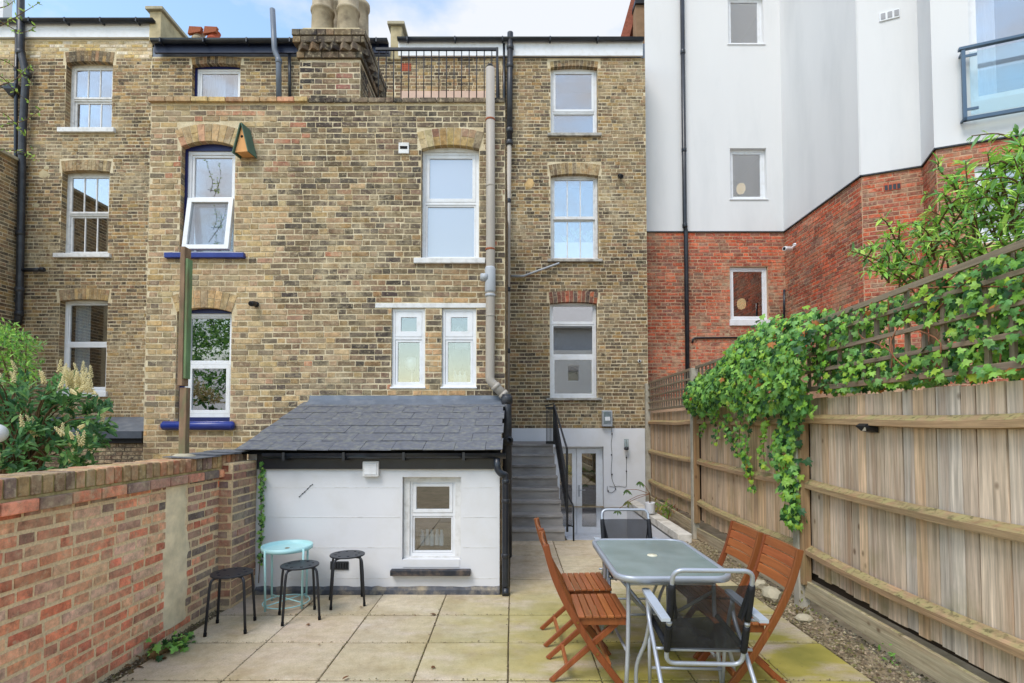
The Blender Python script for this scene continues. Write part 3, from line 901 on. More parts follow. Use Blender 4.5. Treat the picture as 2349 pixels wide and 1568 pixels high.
# ================================================================== middle house, above the wings
hB = thing('terraced_house', 'middle house upper storey with dark blue fascia and blue framed window', 'house', (-5, YH, 0))
xB0, xB1 = xA1 + 0.001, plH.hit(905, 150)[0]
zBtop = zH(131)
B0 = hole_of(plH, 440, 551, 146, 245)
wall_panel('wall', plH, xB0, xB1, 0, zBtop, [B0], m_mortar_tan, hB)
zl = at(500, 232, YH).z
zl = 4.5 + math.floor((zl - 4.5) / 0.075) * 0.075 - 0.15
ext = reveal_bricks(plH, B0, PAL_STOCK, 'l')
set_bricks(hB, plH, lay(xB0, xB1, zl, zBtop, [tuple(B0), (B0[0] - .06, B0[1] + .06, B0[3] - .05, B0[3] + .2)], PAL_STOCK), 300, extra=ext)
set_bricks(hB, plH, lay(xB0, -4.7, .3, zl - .004, [], PAL_STOCK), 0)
arch(hB, plH, B0[0], B0[1], B0[3] - .035, .035, .15, PAL_STOCK, m_mortar_tan)
window(hB, plH, B0, 0.12, [(1, 0, 0.04, 0)], outer=(m_blue_d, (.05, .03, .03, .05)), curtains=((0.02, 0.55, m_net), (0.75, 1.0, m_net)))
gutter(hB, xB0 + 0.12, xB1 - 0.1, YH - 0.13, zH(108), 0.07, (zBtop + .003, zH(106)), m_navy, 0.9)
MB().box(xB0, xB1, YH + 0.01, YH + .8, zBtop + .001, zH(108)).obj('roof_edge', m_lead, hB)
vp = thing('vent_pipe', 'grey black vent pipe with a crank rising through the blue fascia', 'pipe', at(640, 225, YH - .4))
Yv = YH - 0.3
pipe(vp, 'pipe', [at(625, 22, Yv), at(630, 118, Yv), at(639, 136, Yv), at(640, 235, Yv)], 0.055, m_ventgrey, [(at(639.5, 141, Yv), dv)])
vp = thing('vent_pipe', 'thin dark waste pipe beside the cranked vent pipe', 'pipe', at(664, 225, YH - .1))
pipe(vp, 'pipe', [at(664, 117, YH - .07), at(665, 235, YH - .07)], 0.032, m_black, ())

# ================================================================== right house
hC = thing('terraced_house', 'right hand stock brick house with three tall windows and white painted base', 'house', (1.2, YH, 0))
xC0, xC1 = xB1 + 0.001, plH.hit(1483, 500)[0]
zCtop = zH(134, 1300)
zCw = zH(983, 1300)
C1 = hole_of(plH, 1263, 1371, 152, 309)
C2 = hole_of(plH, 1263, 1373, 399, 597)
C3 = hole_of(plH, 1261.5, 1370, 693, 914)
D1 = hole_of(plH, 1268, 1385, 1025, 1233)
holesC = [C1, C2, C3]
wall_panel('wall', plH, xC0, xC1, zCw, zCtop, holesC, m_mortar_tan, hC)
wall_panel('painted_base', plH, -1.0, xC1, -0.72, zCw, [D1], m_render, hC, d=0.012)
exC = [tuple(h) for h in holesC]
for h in holesC: exC.append((h[0] - .06, h[1] + .06, h[3] - .05, h[3] + (.24 if h is not C1 else .14)))
tA = at(950, 232, YH).z
zr = zCw + math.floor((tA - zCw) / .075) * .075 - .15
xr = plH.hit(1150, 400)[0]
brC = lay(xC0, xr, zr, zCtop, exC, PAL_STOCK) + lay(xr, xC1, zCw, zCtop, exC, PAL_STOCK)
ext = []
for h in holesC: ext += reveal_bricks(plH, h, PAL_STOCK, 'r', z_base=zCw)
set_bricks(hC, plH, brC, 300, extra=ext)
arch(hC, plH, C1[0], C1[1], C1[3] - .04, .04, .13, PAL_STOCK, m_mortar_tan)
arch(hC, plH, C2[0], C2[1], C2[3] - .05, .05, .235, PAL_STOCK_Y, m_mortar_tan)
arch(hC, plH, C3[0], C3[1], C3[3] - .035, .035, .235, [srgb(150, 82, 62), srgb(124, 78, 66), srgb(164, 94, 70), srgb(98, 80, 74)], m_mortar_tan)
window(hC, plH, C1, 0.1, [(0.66, 0, 0.05, 0.02), (0.34, 0, 0.02, -0.01)], fw=.06, sill=(.07, C1[2] - .06, C1[2] + .005, .07, m_stonesill))
w2 = window(hC, plH, C2, 0.1, [(0.5, 2, 0.03, 0.0), (0.5, 2, 0.03, -0.03)], m_wpaint, fw=.06, sash=m_wpaint, sill=(.07, C2[2] - .05, C2[2] + .01, .07, m_stonesill))
W = C2[1] - C2[0]
MB().box(C2[0] + .09, C2[1] - .09, .18, .185, C2[2] + .1, C2[2] + .44).obj('half_blind', m_curtain, w2, plH.mx)
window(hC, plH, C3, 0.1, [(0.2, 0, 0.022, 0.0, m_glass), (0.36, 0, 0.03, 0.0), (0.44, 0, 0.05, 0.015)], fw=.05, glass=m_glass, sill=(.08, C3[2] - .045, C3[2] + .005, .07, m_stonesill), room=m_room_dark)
gutter(hC, plH.hit(915, 100)[0], xC1 - 0.06, YH - 0.08, zH(99, 1300), 0.055, (zCtop + .003, zH(101, 1300)), m_upvc, 1.0)
MB().box(xC0 + .003, xC1, YH + .01, YH + .8, zCtop + .001, zH(100, 1300)).obj('roof_edge', m_lead, hC)
# the garden doors
dr = MB().ring(D1[0], D1[1], D1[2], D1[3], .045, .13, .2).obj('door_frame', m_upvc, hC, plH.mx, bevel=.004)
dm = (D1[0] + .045 + D1[1] - .045) / 2 - .02
for k, (a, b) in enumerate(((D1[0] + .048, dm - .003), (dm + .003, D1[1] - .048))):
    o = MB().ring(a, b, D1[2] + .048, D1[3] - .048, (.11, .09, .14, .1), .12, .17).obj('door_leaf', m_upvc, hC, plH.mx, bevel=.004)
    MB().box(a + .105, b - .085, .145, .15, D1[2] + .18, D1[3] - .14).obj('pane', m_glass_dark, o, plH.mx)
    if k == 1:
        zc = zH(1128, 1320)
        MB().box(a + .03, a + .065, .105, .12, zc - .12, zc + .12).tube([plH.mx.inverted() @ plH.P(a + .047, zc + .02, -.1), plH.mx.inverted() @ plH.P(a + .047, zc + .02, -.06), plH.mx.inverted() @ plH.P(a + .17, zc + .02, -.06)], .009, 8).obj('handle', m_greyfit, o, plH.mx)
m = MB(); m.box(D1[0] - .6, D1[1] + .9, .21, 3.2, D1[2] - .05, D1[3] + .25); m.f.pop(2); m.sm.pop(2)
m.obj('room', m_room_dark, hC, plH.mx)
for k in range(4):
    MB().box(D1[0] + .3, D1[1] + .3, 2.2, 2.5, D1[2] + .25 + k * .28, D1[2] + .27 + k * .28).obj('shelf', m_curtain, hC, plH.mx)
# details on the right house
ab = plH
x, z = plH.hit(920, 164); x2, z2 = plH.hit(943, 147)
o = MB().box(x, x2, -.012, .01, z, z2).obj('air_brick', m_terra_red, hC, plH.mx)
for i in range(6):
    for j in range(4):
        xx = x + (x2 - x) * (i + .3) / 6; zz = z + (z2 - z) * (j + .25) / 4
        MB().box(xx, xx + (x2 - x) * .07, -.0135, -.009, zz, zz + (z2 - z) * .12).obj('air_slot', m_dark, o, plH.mx)
for i, (u0, u1, v0, v1) in enumerate(((918, 1120, 209, 232),)):
    a, b = at(u0, v1, YH - .3), at(u1, v0, YH - .3)
    MB().box(a.x, b.x, YH - .3, YH - .005, a.z, b.z).obj('terrace_kerb', plain('pink_kerb', srgb(206, 176, 158), .9, 0, .1, 5), hC)
pk = thing('rainwater_pipe', 'tall pipe in the corner, black at the top and beige below', 'pipe', at(1167, 950, YH - .1))
Yk = YH - 0.12
pipe(pk, 'upper_pipe', [at(1170.5, 76, Yk), at(1168.5, 330, Yk)], 0.062, m_castiron, [(at(1170.5, 110, Yk), dv), (at(1170, 152, Yk), dv), (at(1169, 300, Yk), dv), (at(1168.5, 328, Yk), dv)])
pipe(pk, 'lower_pipe', [at(1168.5, 332, Yk), at(1166, 560, Yk), at(1164, 905, Yk)], 0.046, m_greypipe, [(at(1166.5, 462, Yk), dv, m_castiron), (at(1165, 665, Yk), dv, m_castiron), (at(1164.5, 806, Yk), dv, m_castiron)])
pipe(pk, 'gutter_drop', [at(1156, 102, YH - .06), at(1157, 300, YH - .06)], .03, m_black, ())
pk = thing('waste_pipe', 'slanting grey waste pipe below the middle window of the right house', 'pipe', at(1230, 620, YH - .05))
pipe(pk, 'pipe', [at(1172, 634, YH - .06), at(1200, 634, YH - .06), at(1281, 605, YH - .06), at(1283, 603, YH + .02)], .022, m_greyfit, (), 8, fil=.02)

patch(hC, plH, 1215, 421, .12, plain('ochre_mortar', srgb(196, 164, 116), .95, 0, .2, 12, .4, 50, .1)); patch(hC, plH, 1440, 980 - 560, .05, m_oldrender)
# tiled cheek and stack between the old and the new building
rc = thing('tiled_roof_cheek', 'red tile hung roof slope above the right house beside the white block', 'roof', at(1450, 100, 12.6))
pl_t = Plane((0, 12.6, 0))
poly = [pl_t.hit(*q) for q in ((1420, 100), (1450, -10), (1500, -10), (1493, 26), (1470, 26), (1457, 34), (1440, 100))]
MB().prism(poly, 12.6, 15.5).obj('tile_slope', plain('clay_roof_tile', srgb(150, 92, 76), .85, 0, .3, 26, .6, 34, .1, srgb(110, 76, 68), .5, 8, (1, 1, 2)), rc)
a, b = pl_t.hit(1452, 100), pl_t.hit(1482, 34)
MB().box(a[0], b[0], 12.3, 12.59, a[1] - .5, b[1]).obj('rendered_upstand', plain('brown_render', srgb(150, 122, 96), .9, 0, .15, 6, .3), rc)
MB().box(a[0] - .02, b[0] + .02, 12.25, 12.6, b[1] + .002, b[1] + .1).obj('dark_cap', m_castiron, rc)

# ================================================================== rear wings (paired, one plane)
xWL, xWM, xWR = plW.hit(339, 600)[0], plW.hit(703, 600)[0], plW.hit(1158.5, 600)[0]
zWt = at(700, 238, YW).z
wB = thing('rear_wing', 'pale yellow brick rear wing with two blue silled windows', 'house wing', (-3.7, YW, 0))
wC = thing('rear_wing', 'darker brick rear wing with a tall frosted window over twin small windows', 'house wing', (-1.4, YW, 0))
b1 = hole_of(plW, 413.5, 538, 324, 584)
b2 = hole_of(plW, 403, 529.5, 706, 970)
wall_panel('wall', plW, xWL, xWM, 0, zWt, [b1, b2], m_mortar_tan, wB)
MB().add([(xWL, YW, 0), (xWL, YH - .002, 0), (xWL, YH - .002, zWt), (xWL, YW, zWt)], [(0, 1, 2, 3)]).obj('side_wall', m_mortar_tan, wB)
MB().add([(xWL, YW, zWt - .02), (xWM, YW, zWt - .02), (xWM, YH - .003, zWt - .02), (xWL, YH - .003, zWt - .02)], [(0, 1, 2, 3)]).obj('flat_roof', m_lead, wB)
exB = [tuple(h) for h in (b1, b2)] + [(h[0] - .05, h[1] + .05, h[3] - .1, h[3] + .235) for h in (b1, b2)]
def tintB(x, z, c):
    if z > 4.9 and random.random() < .22: return jit(random.choice([srgb(186, 124, 98), srgb(194, 146, 116), srgb(110, 96, 84)]), .1)
    f = max(0, min(1, (x - (xWM - .9)) / .9))
    d = random.choice(PAL_WC)
    return c if random.random() > f * .55 else jit(d, .1)
ARCHB = [srgb(192, 160, 116), srgb(178, 146, 104), srgb(200, 170, 122), srgb(188, 146, 114), srgb(168, 142, 108)]
arch(wB, plW, b1[0], b1[1], b1[3] - .075, .075, .225, ARCHB, m_mortar_tan)
arch(wB, plW, b2[0], b2[1], b2[3] - .06, .06, .225, ARCHB, m_mortar_tan)
# upper blue window: fixed light over a sash pushed open at the bottom
win = window(wB, plW, b1, .1, [(.47, 0, .03, 0), (.53, 0, .012, -.012)], outer=(m_blue_d, (.035, .02, .02, .09)), fw=.05,
             sill=(.16, b1[2] - .06, b1[2] + .01, .06, m_blue), room=m_room)
xs0, xs1 = b1[0] + .06, b1[1] - .045
zt_, zb_ = b1[3] - .09 - (b1[3] - b1[2]) * .43, b1[2] + .045
hh = zt_ - zb_
mx = plW.mx @ Matrix.Translation((0, .085, zt_)) @ Matrix.Rotation(R(-8.5), 4, 'X')
os_ = MB().ring(xs0, xs1, -hh, 0, .06, -.03, .03).obj('open_sash', m_upvc, wB, mx, bevel=.004)
MB().box(xs0 + .055, xs1 - .055, -.003, .003, -hh + .055, -.055).obj('pane', m_glass_dark, os_, mx)
window(wB, plW, b2, .1, [(.48, 0, .018, 0), (.52, 0, .05, .012)], outer=(m_blue_d, (.06, .02, .07, .06)), glass=m_glass_dark, fw=.045, room=m_room_dark)
MB().tube([plW.P(b2[0] - .13, b2[2] - .04, .02), plW.P(b2[0] - .115, b2[2] - .04, .03), plW.P(b2[1] + .055, b2[2] - .04, .03), plW.P(b2[1] + .07, b2[2] - .04, .02)], [.04, .058, .058, .04], 14).obj('sill', m_blue, wB)
def coping(parent, x0, x1, z, pal, y=YW, h=.07, proud=.035, depth=.22):
    x = x0
    while x < x1 - .03:
        w = min(random.choice((.225, .225, .11)), x1 - x)
        o = MB().box(x + .004, x + w - .004, y - proud + random.uniform(-.004, .004), y + depth, z, z + h - .008).obj('coping_brick', m_brick_o, parent, bevel=.006)
        o.color = jit(random.choice(pal), .12)
        x += w
coping(wB, xWL - .02, xWM, zWt + .002, [srgb(186, 150, 108), srgb(196, 140, 108), srgb(160, 128, 98), srgb(200, 170, 120)], proud=.05)
MB().box(xWL + .02, xWM, YW - .01, YW + .22, zWt - .003, zWt + .008).obj('coping_joint', m_mortar_tan, wB)

c1 = hole_of(plW, 966, 1099, 333, 596)
c2 = hole_of(plW, 897.5, 975, 707, 890)
c3 = hole_of(plW, 1013, 1092.5, 707, 890)
wall_panel('wall', plW, xWM + .0005, xWR, 0, zWt, [c1, c2, c3], m_mortar_tan, wC)
MB().add([(xWR, YW, 0), (xWR, YH - .002, 0), (xWR, YH - .002, zWt), (xWR, YW, zWt)], [(0, 1, 2, 3)]).obj('side_wall', m_mortar_pale, wC)
MB().add([(xWM + .001, YW, zWt - .02), (xWR, YW, zWt - .02), (xWR, YH - .003, zWt - .02), (xWM + .001, YH - .003, zWt - .02)], [(0, 1, 2, 3)]).obj('flat_roof', m_lead, wC)
zlint = plW.hit(990, 706)[1]
exC2 = [tuple(h) for h in (c1, c2, c3)] + [(c1[0] - .05, c1[1] + .05, c1[3] - .08, c1[3] + .235), (plW.hit(861, 700)[0], plW.hit(1116, 700)[0], zlint - .01, zlint + .065)]
def tintC(x, z, c):
    if z > zWt - .3: return jit(random.choice(PAL_SOOT), .12)
    if random.random() < .55 * max(0, 1 - (x - xWM) / 1.0): return jit(random.choice(PAL_WB), .1)
    if 3.0 < z < 3.75 and x > -1.9 and random.random() < .4: return jit(srgb(146, 120, 92), .12)
    if z < 3.3 and -1.6 < x < -.4 and random.random() < .6: return jit(srgb(190, 152, 112), .12)
    if random.random() < .015: return jit(srgb(190, 122, 92), .1)
    return c
def tintW(x, z, c):
    return tintB(x, z, jit(random.choice(PAL_WB), .14)) if x < xWM else tintC(x, z, jit(random.choice(PAL_WC), .14))
brW = lay(xWL, xWR, .75, zWt, exB + exC2, PAL_WB, tint=tintW)
ext = []
for h in (b1, b2): ext += reveal_bricks(plW, h, PAL_WB, 'l')
set_bricks(wB, plW, [q for q in brW if q[0] < xWM], 300, extra=ext)
ext = []
for h in (c1, c2, c3): ext += reveal_bricks(plW, h, PAL_WC, 'l', depth=.08)
set_bricks(wC, plW, [q for q in brW if q[0] >= xWM and (q[1] > 1.45)], 300, extra=ext)
arch(wC, plW, c1[0], c1[1], c1[3] - .055, .055, .225, [srgb(140, 116, 84), srgb(112, 98, 78), srgb(168, 140, 92), srgb(150, 110, 90), srgb(190, 170, 130)], m_mortar_pale)
window(wC, plW, c1, .09, [(.47, 0, .045, .012), (.53, 0, .02, 0)], fw=.04, outer=(m_wpaint, (.012, .012, .01, .055)), glass=m_glass_frost, sill=(.085, c1[2] - .06, c1[2] + .012, .05, m_wpaint))
for h in (c2, c3):
    w = window(wC, plW, h, .03, [(.36, 0, .07, .012), (.64, 0, .03, 0)], fw=.045, glass=m_glass_dark, sill=(.012, h[2] - .012, h[2] + .012, .02, m_upvc), room=m_room_dark)
    xm = (h[0] + h[1]) / 2
    if h is c2:
        MB().lathe([(.0, .12), (.06, .115), (.1, .07), (.105, .03), (.09, -.02), (.04, -.06), (0, -.07)], 20, plW.P(xm, h[2] + .31, -.28)).tube([plW.P(xm, h[2] + .03, -.28), plW.P(xm, h[2] + .26, -.28)], .012, 8).obj('mirror_stand', m_upvc, w)
    else:
        MB().box(xm - .09, xm + .1, .3, .33, h[2] + .55, h[2] + .68).obj('cabinet', m_upvc, w, plW.mx)
        MB().lathe([(0, .05), (.04, .03), (.05, 0), (.04, -.03), (0, -.05)], 14, plW.P(xm - .03, h[2] + .8, -.3)).obj('globe_lamp', m_upvc, w)
        for k in range(3):
            MB().lathe([(0, .2), (.012, .2), (.014, .16), (.035, .14), (.035, 0)], 10, plW.P(xm - .07 + .06 * k, h[2] + .04, -.2 - .05 * k)).obj('bottle', m_net, w)
MB().box(plW.hit(861, 700)[0], plW.hit(1116, 700)[0], -.01, .1, zlint - .005, zlint + .055).obj('lintel', m_wpaint, wC, plW.mx, bevel=.004)
plWs = Plane((xWR, YW, 0), (0, 1, 0), (1, 0, 0))
set_bricks(wC, plWs, lay(0, YH - YW - .02, .9, zWt, [], PAL_WC), 0)
coping(wC, xWM + .003, xWR + .02, zWt + .002, PAL_SOOT, proud=.03)
MB().box(xWM + .001, xWR, YW - .01, YW + .22, zWt - .003, zWt + .008).obj('coping_joint', m_mortar_pale, wC)
a, b = plW.hit(915, 355), plW.hit(939, 330)
o = MB().box(a[0], b[0], -.03, .02, a[1], b[1]).obj('extract_vent', m_wpaint, wC, plW.mx, bevel=.005)
MB().box(a[0] + .02, b[0] - .02, -.034, -.029, a[1] + .06, b[1] - .05).obj('vent_slot', m_dark, o, plW.mx)

# chimney on the shared parapet
ck = thing('chimney_stack', 'sooty brick chimney stack with dogtooth corbels and tall clay pots', 'chimney', (-2.35, YW + .1, zWt))
plC = Plane((0, YW + .03, 0))
x0, x1 = plC.hit(687, 190)[0], plC.hit(826, 190)[0]
zb, zc1, zc2 = zWt + .06, plC.hit(750, 137)[1], plC.hit(750, 76)[1]
DC = 1.05
MB().box(x0, x1, plC.o.y, plC.o.y + DC, zb, zc1).obj('shaft_core', m_mortar_pale, ck)
set_bricks(ck, plC, lay(x0, x1, zb, zc1, [], PAL_SOOT + PAL_WC + [srgb(140, 92, 84)]), 300)
plC2 = Plane((x1, plC.o.y, 0), (0, 1, 0), (1, 0, 0))
set_bricks(ck, plC2, lay(0, DC, zb, zc1, [], PAL_SOOT), 300)
def corbel(z, h, out, w=.225):
    xa, xb, ya, yb = x0 - out, x1 + out, plC.o.y - out, plC.o.y + DC + out
    MB().box(xa + .012, xb - .012, ya + .012, yb - .012, z, z + h).obj('corbel_core', m_mortar_dark, ck)
    x = xa
    while x < xb - .02:
        ww = min(random.choice((w, w, w / 2)), xb - x)
        MB().box(x + .005, x + ww - .005, ya, ya + .1, z + .004, z + h - .006).obj('corbel_brick', m_brick_o, ck, bevel=.006).color = jit(random.choice(PAL_SOOT), .15)
        x += ww
    y = ya + .105
    while y < yb - .02:
        ww = min(w, yb - y)
        MB().box(xb - .1, xb, y + .005, y + ww - .005, z + .004, z + h - .006).obj('corbel_brick', m_brick_o, ck, bevel=.006).color = jit(random.choice(PAL_SOOT), .15)
        y += ww
hc = (zc2 - zc1) / 4.0
corbel(zc1, hc, .035)
zt = zc1 + hc
MB().box(x0 - .02, x1 + .02, plC.o.y - .02, plC.o.y + DC + .02, zt, zt + hc).obj('corbel_core', m_mortar_dark, ck)
n = 6
for k in range(n):
    c = Vector((x0 + (x1 - x0) * (k + .5) / n, plC.o.y - .02, zt + hc / 2))
    MB().box(-.055, .055, -.055, .055, -hc / 2 + .004, hc / 2 - .004).obj('dogtooth_brick', m_brick_o, ck, Matrix.Translation(c) @ Matrix.Rotation(R(45), 4, 'Z')).color = jit(random.choice(PAL_SOOT), .15)
for k in range(7):
    c = Vector((x1 + .02, plC.o.y + DC * (k + .5) / 7, zt + hc / 2))
    MB().box(-.055, .055, -.055, .055, -hc / 2 + .004, hc / 2 - .004).obj('dogtooth_brick', m_brick_o, ck, Matrix.Translation(c) @ Matrix.Rotation(R(45), 4, 'Z')).color = jit(random.choice(PAL_SOOT), .15)
corbel(zt + hc, hc, .075)
corbel(zt + 2 * hc, hc, .085)
zt = zt + 3 * hc
a, b = .0, .06
MB().add([(x0 - .03, plC.o.y - .03, zt), (x1 + .03, plC.o.y - .03, zt), (x1 + .03, plC.o.y + DC, zt), (x0 - .03, plC.o.y + DC, zt),
          (x0 + .03, plC.o.y + .04, zt + .1), (x1 - .03, plC.o.y + .04, zt + .1), (x1 - .03, plC.o.y + DC - .06, zt + .1), (x0 + .03, plC.o.y + DC - .06, zt + .1)],
         [(0, 1, 5, 4), (1, 2, 6, 5), (2, 3, 7, 6), (3, 0, 4, 7), (4, 5, 6, 7)]).obj('flaunching', m_oldrender, ck)
for j, yy in enumerate((.22, .72)):
    for xx in ((x0 + x1) / 2 - .185, (x0 + x1) / 2 + .165):
        MB().lathe([(.148, -.02), (.148, .02), (.142, .34), (.156, .35), (.16, .37), (.156, .39), (.14, .4), (.134, .8), (.155, .82), (.155, .88), (.12, .9), (.11, .8), (0, .8)], 22,
                   (xx, plC.o.y + yy, zt + .08)).obj('chimney_pot', m_terracotta, ck)

# terrace railing on the right wing
rl = thing('terrace_railing', 'thin black iron railing along the roof terrace beside the chimney', 'railing', (-.9, YW + .1, zWt))
yr = YW + .1
ra, rb = at(862, 113, yr), at(1140, 115, yr)
MB().box(ra.x, rb.x + .015, yr - .015, yr + .015, ra.z - .02, ra.z + .012).obj('top_rail', m_iron, rl)
k, x = 0, ra.x + .04
while x < rb.x - .03:
    MB().tube([(x, yr, zWt + .06), (x, yr, ra.z - .018)], .0075, 6).obj('baluster', m_iron, rl); x += .101
MB().box(rb.x - .012, rb.x + .018, yr - .018, yr + .018, zWt + .05, ra.z + .013).obj('end_post', m_iron, rl)
MB().bar((rb.x + .003, yr + .02, ra.z - .02), (rb.x + .003, YH - .05, ra.z - .02), .025, .03).obj('side_rail', m_iron, rl)

# grey soil pipe on the right wing
gp_ = thing('soil_pipe', 'grey plastic soil pipe down the right edge of the brick wing', 'pipe', (-.3, YW - .1, 1.6))
yg = YW - .09
gpts = [at(1124.5, 158, yg), at(1125.5, 500, yg), at(1124, 874, yg), at(1163, 913, yg)]
cols = [(at(1124.5, v, yg), dv, m_rust if v in (276, 573) else m_greypipe) for v in (276, 427, 573, 725)]
o = pipe(gp_, 'pipe', gpts, .058, m_greypipe, cols, 16, 1.07, .012, .05)
o2 = MB().tube([at(1124.5, v, yg) for v in (613, 617, 668, 672)], [.06, .068, .068, .06], 16).obj('branch_fitting', m_greyfit, gp_)
pb = at(1124.5, 638, yg)
MB().tube([pb + Vector((-.03, -.02, 0)), pb + Vector((-.12, -.01, .005))], [.055, .05], 14).obj('branch_socket', m_greyfit, gp_)
MB().tube([at(1124.5, 676, yg), at(1124.3, 682, yg)], [.068, .062], 16).obj('pipe_collar', m_greyfit, gp_)
pt = at(1124.5, 158, yg)
cg = MB()
for k in range(8):
    a = k * math.pi / 4
    cg.tube([pt + Vector((.05 * math.cos(a), .05 * math.sin(a), -.01)), pt + Vector((.03 * math.cos(a), .03 * math.sin(a), .05)), pt + Vector((0, 0, .065))], .005, 5)
cg.obj('vent_cage', m_black, gp_)
pe0, pe1 = at(1124, 874, yg), at(1163, 913, yg)
de = (pe1 - pe0)
for f in (.35, .8):
    MB().tube([pe0 + de * (f - .08), pe0 + de * (f + .08)], .066, 16).obj('pipe_collar', m_greypipe, gp_)
bp = thing('soil_pipe', 'heavy black soil pipe standing beside the white lean-to', 'pipe', (-.06, YW - .15, 0))
yb_ = YW - .13
xb_ = at(1163.5, 960, yb_)
pipe(bp, 'pipe', [at(1162, 905, yb_), at(1163, 960, yb_), (xb_.x, yb_, 0.0)], .062, m_castiron, [(at(1163, 918, yb_), dv), (at(1163, 1014, yb_), dv)], 14, 1.2, .05)
q = at(1172, 1010, yb_)
MB().lathe([(0, 0), (.045, 0), (.05, .02), (.05, .05), (.03, .06)], 14).obj('inspection_cap', m_castiron, bp, Matrix.Translation((q.x - .02, yb_ - .05, q.z)) @ Matrix.Rotation(R(90), 4, 'X'))

# ================================================================== white lean-to
ex_ = thing('lean_to_extension', 'white painted lean-to with slate roof and small white window', 'extension', (-1.3, YE, 0))
xE0, xE1 = -2.62, plE.hit(1146, 1200)[0]
zEf = plE.hit(900, 1076)[1]
E1 = hole_of(plE, 922.5, 1057, 1095, 1285)
wall_panel('wall', plE, xE0, xE1, -.05, zEf + .2, [E1], m_render, ex_, depth=.2)
MB().add([(xE1, YE, -.05), (xE1, YW - .002, -.05), (xE1, YW - .002, zEf + .5), (xE1, YE, zEf + .2)], [(0, 1, 2, 3)]).obj('side_wall', m_mortar_pale, ex_)
plEs = Plane((xE1, YE, 0), (0, 1, 0), (1, 0, 0))
set_bricks(ex_, plEs, lay(.02, YW - YE - .02, 0, zEf + .1, [], PAL_WC), 0)
# scored block joints
for v in (1119, 1187, 1256.5, 1327):
    z = plE.hit(900, v)[1]
    segs = [(xE0 + .1, E1[0] - .02), (E1[1] + .02, xE1 - .02)] if v < 1300 else [(xE0 + .1, xE1 - .02)]
    for a, b in segs:
        MB().box(a, b, -.0022, .01, z - .003, z + .003).obj('block_joint', m_wpaint, ex_, plE.mx)
pb_ = MB()
n = 40
base = plain('flaking_black_plinth', srgb(96, 98, 104), .8, 0, .25, 14, .4, 50, .2, srgb(178, 164, 138), .8, 7)
V, Fc = [], []
for i in range(n + 1):
    x = xE0 + .1 + (xE1 - xE0 - .1) * i / n
    V += [(x, YE - .03 + random.uniform(-.003, .003), -.03), (x, YE - .026, .03 + random.uniform(-.004, .004)), (x, YE - .002, .058 + random.uniform(-.006, .008))]
for i in range(n): Fc += [(3 * i, 3 * i + 3, 3 * i + 4, 3 * i + 1), (3 * i + 1, 3 * i + 4, 3 * i + 5, 3 * i + 2)]
pb_.add(V, Fc).obj('plinth', base, ex_)
ww = window(ex_, plE, [E1[0] + .005, E1[1] - .005, E1[2] + .005, E1[3] - .005], .07, [(.45, 0, .034, .014), (.55, 0, .016, 0)], fw=.03, glass=m_glass_dark, room=m_room, outer=(m_wpaint, (.06, .055, .02, .035)))
for k in range(5):
    c = plE.P(E1[0] + .16 + k * .05, E1[2] + .09, -.24 - .02 * (k % 2))
    MB().lathe([(0, .16), (.014, .16), (.016, .12), (.024, .1), (.024, 0)], 10, c).obj('bottle', (m_net, m_upvc)[k % 2], ww)
a, b = plE.hit(898, 1318), plE.hit(1080, 1305)
MB().box(a[0], b[0], -.07, .02, a[1], b[1]).obj('sill', plain('flaking_black_sill', srgb(44, 48, 56), .5, 0, .2, 14, .3, 40, .3, srgb(150, 130, 112), .5, 9), ex_, plE.mx, bevel=.006)
MB().box(E1[0] + .01, E1[1] - .01, -.006, .05, E1[2] - .07, E1[2] + .005).obj('sub_sill', m_render, ex_, plE.mx)
a, b = plE.hit(758, 1307), plE.hit(800, 1288)
vt = MB().box(a[0], b[0], -.012, .01, a[1], b[1]).obj('air_vent', m_castiron, ex_, plE.mx, bevel=.003)
for i in range(7):
    xx = a[0] + (b[0] - a[0]) * (i + .3) / 7
    MB().box(xx, xx + .008, -.0135, -.01, a[1] + .015, b[1] - .015).obj('vent_slot', m_dark, vt, plE.mx)
a, b = plE.hit(835, 1093), plE.hit(872, 1058)
vt = MB().box(a[0], b[0], -.06, .02, a[1], b[1]).obj('extract_vent', m_wpaint, ex_, plE.mx, bevel=.006)
MB().box(a[0] + .02, b[0] - .02, -.066, -.055, a[1] + .02, b[1] - .02).obj('vent_flap', m_upvc, vt, plE.mx, bevel=.004)
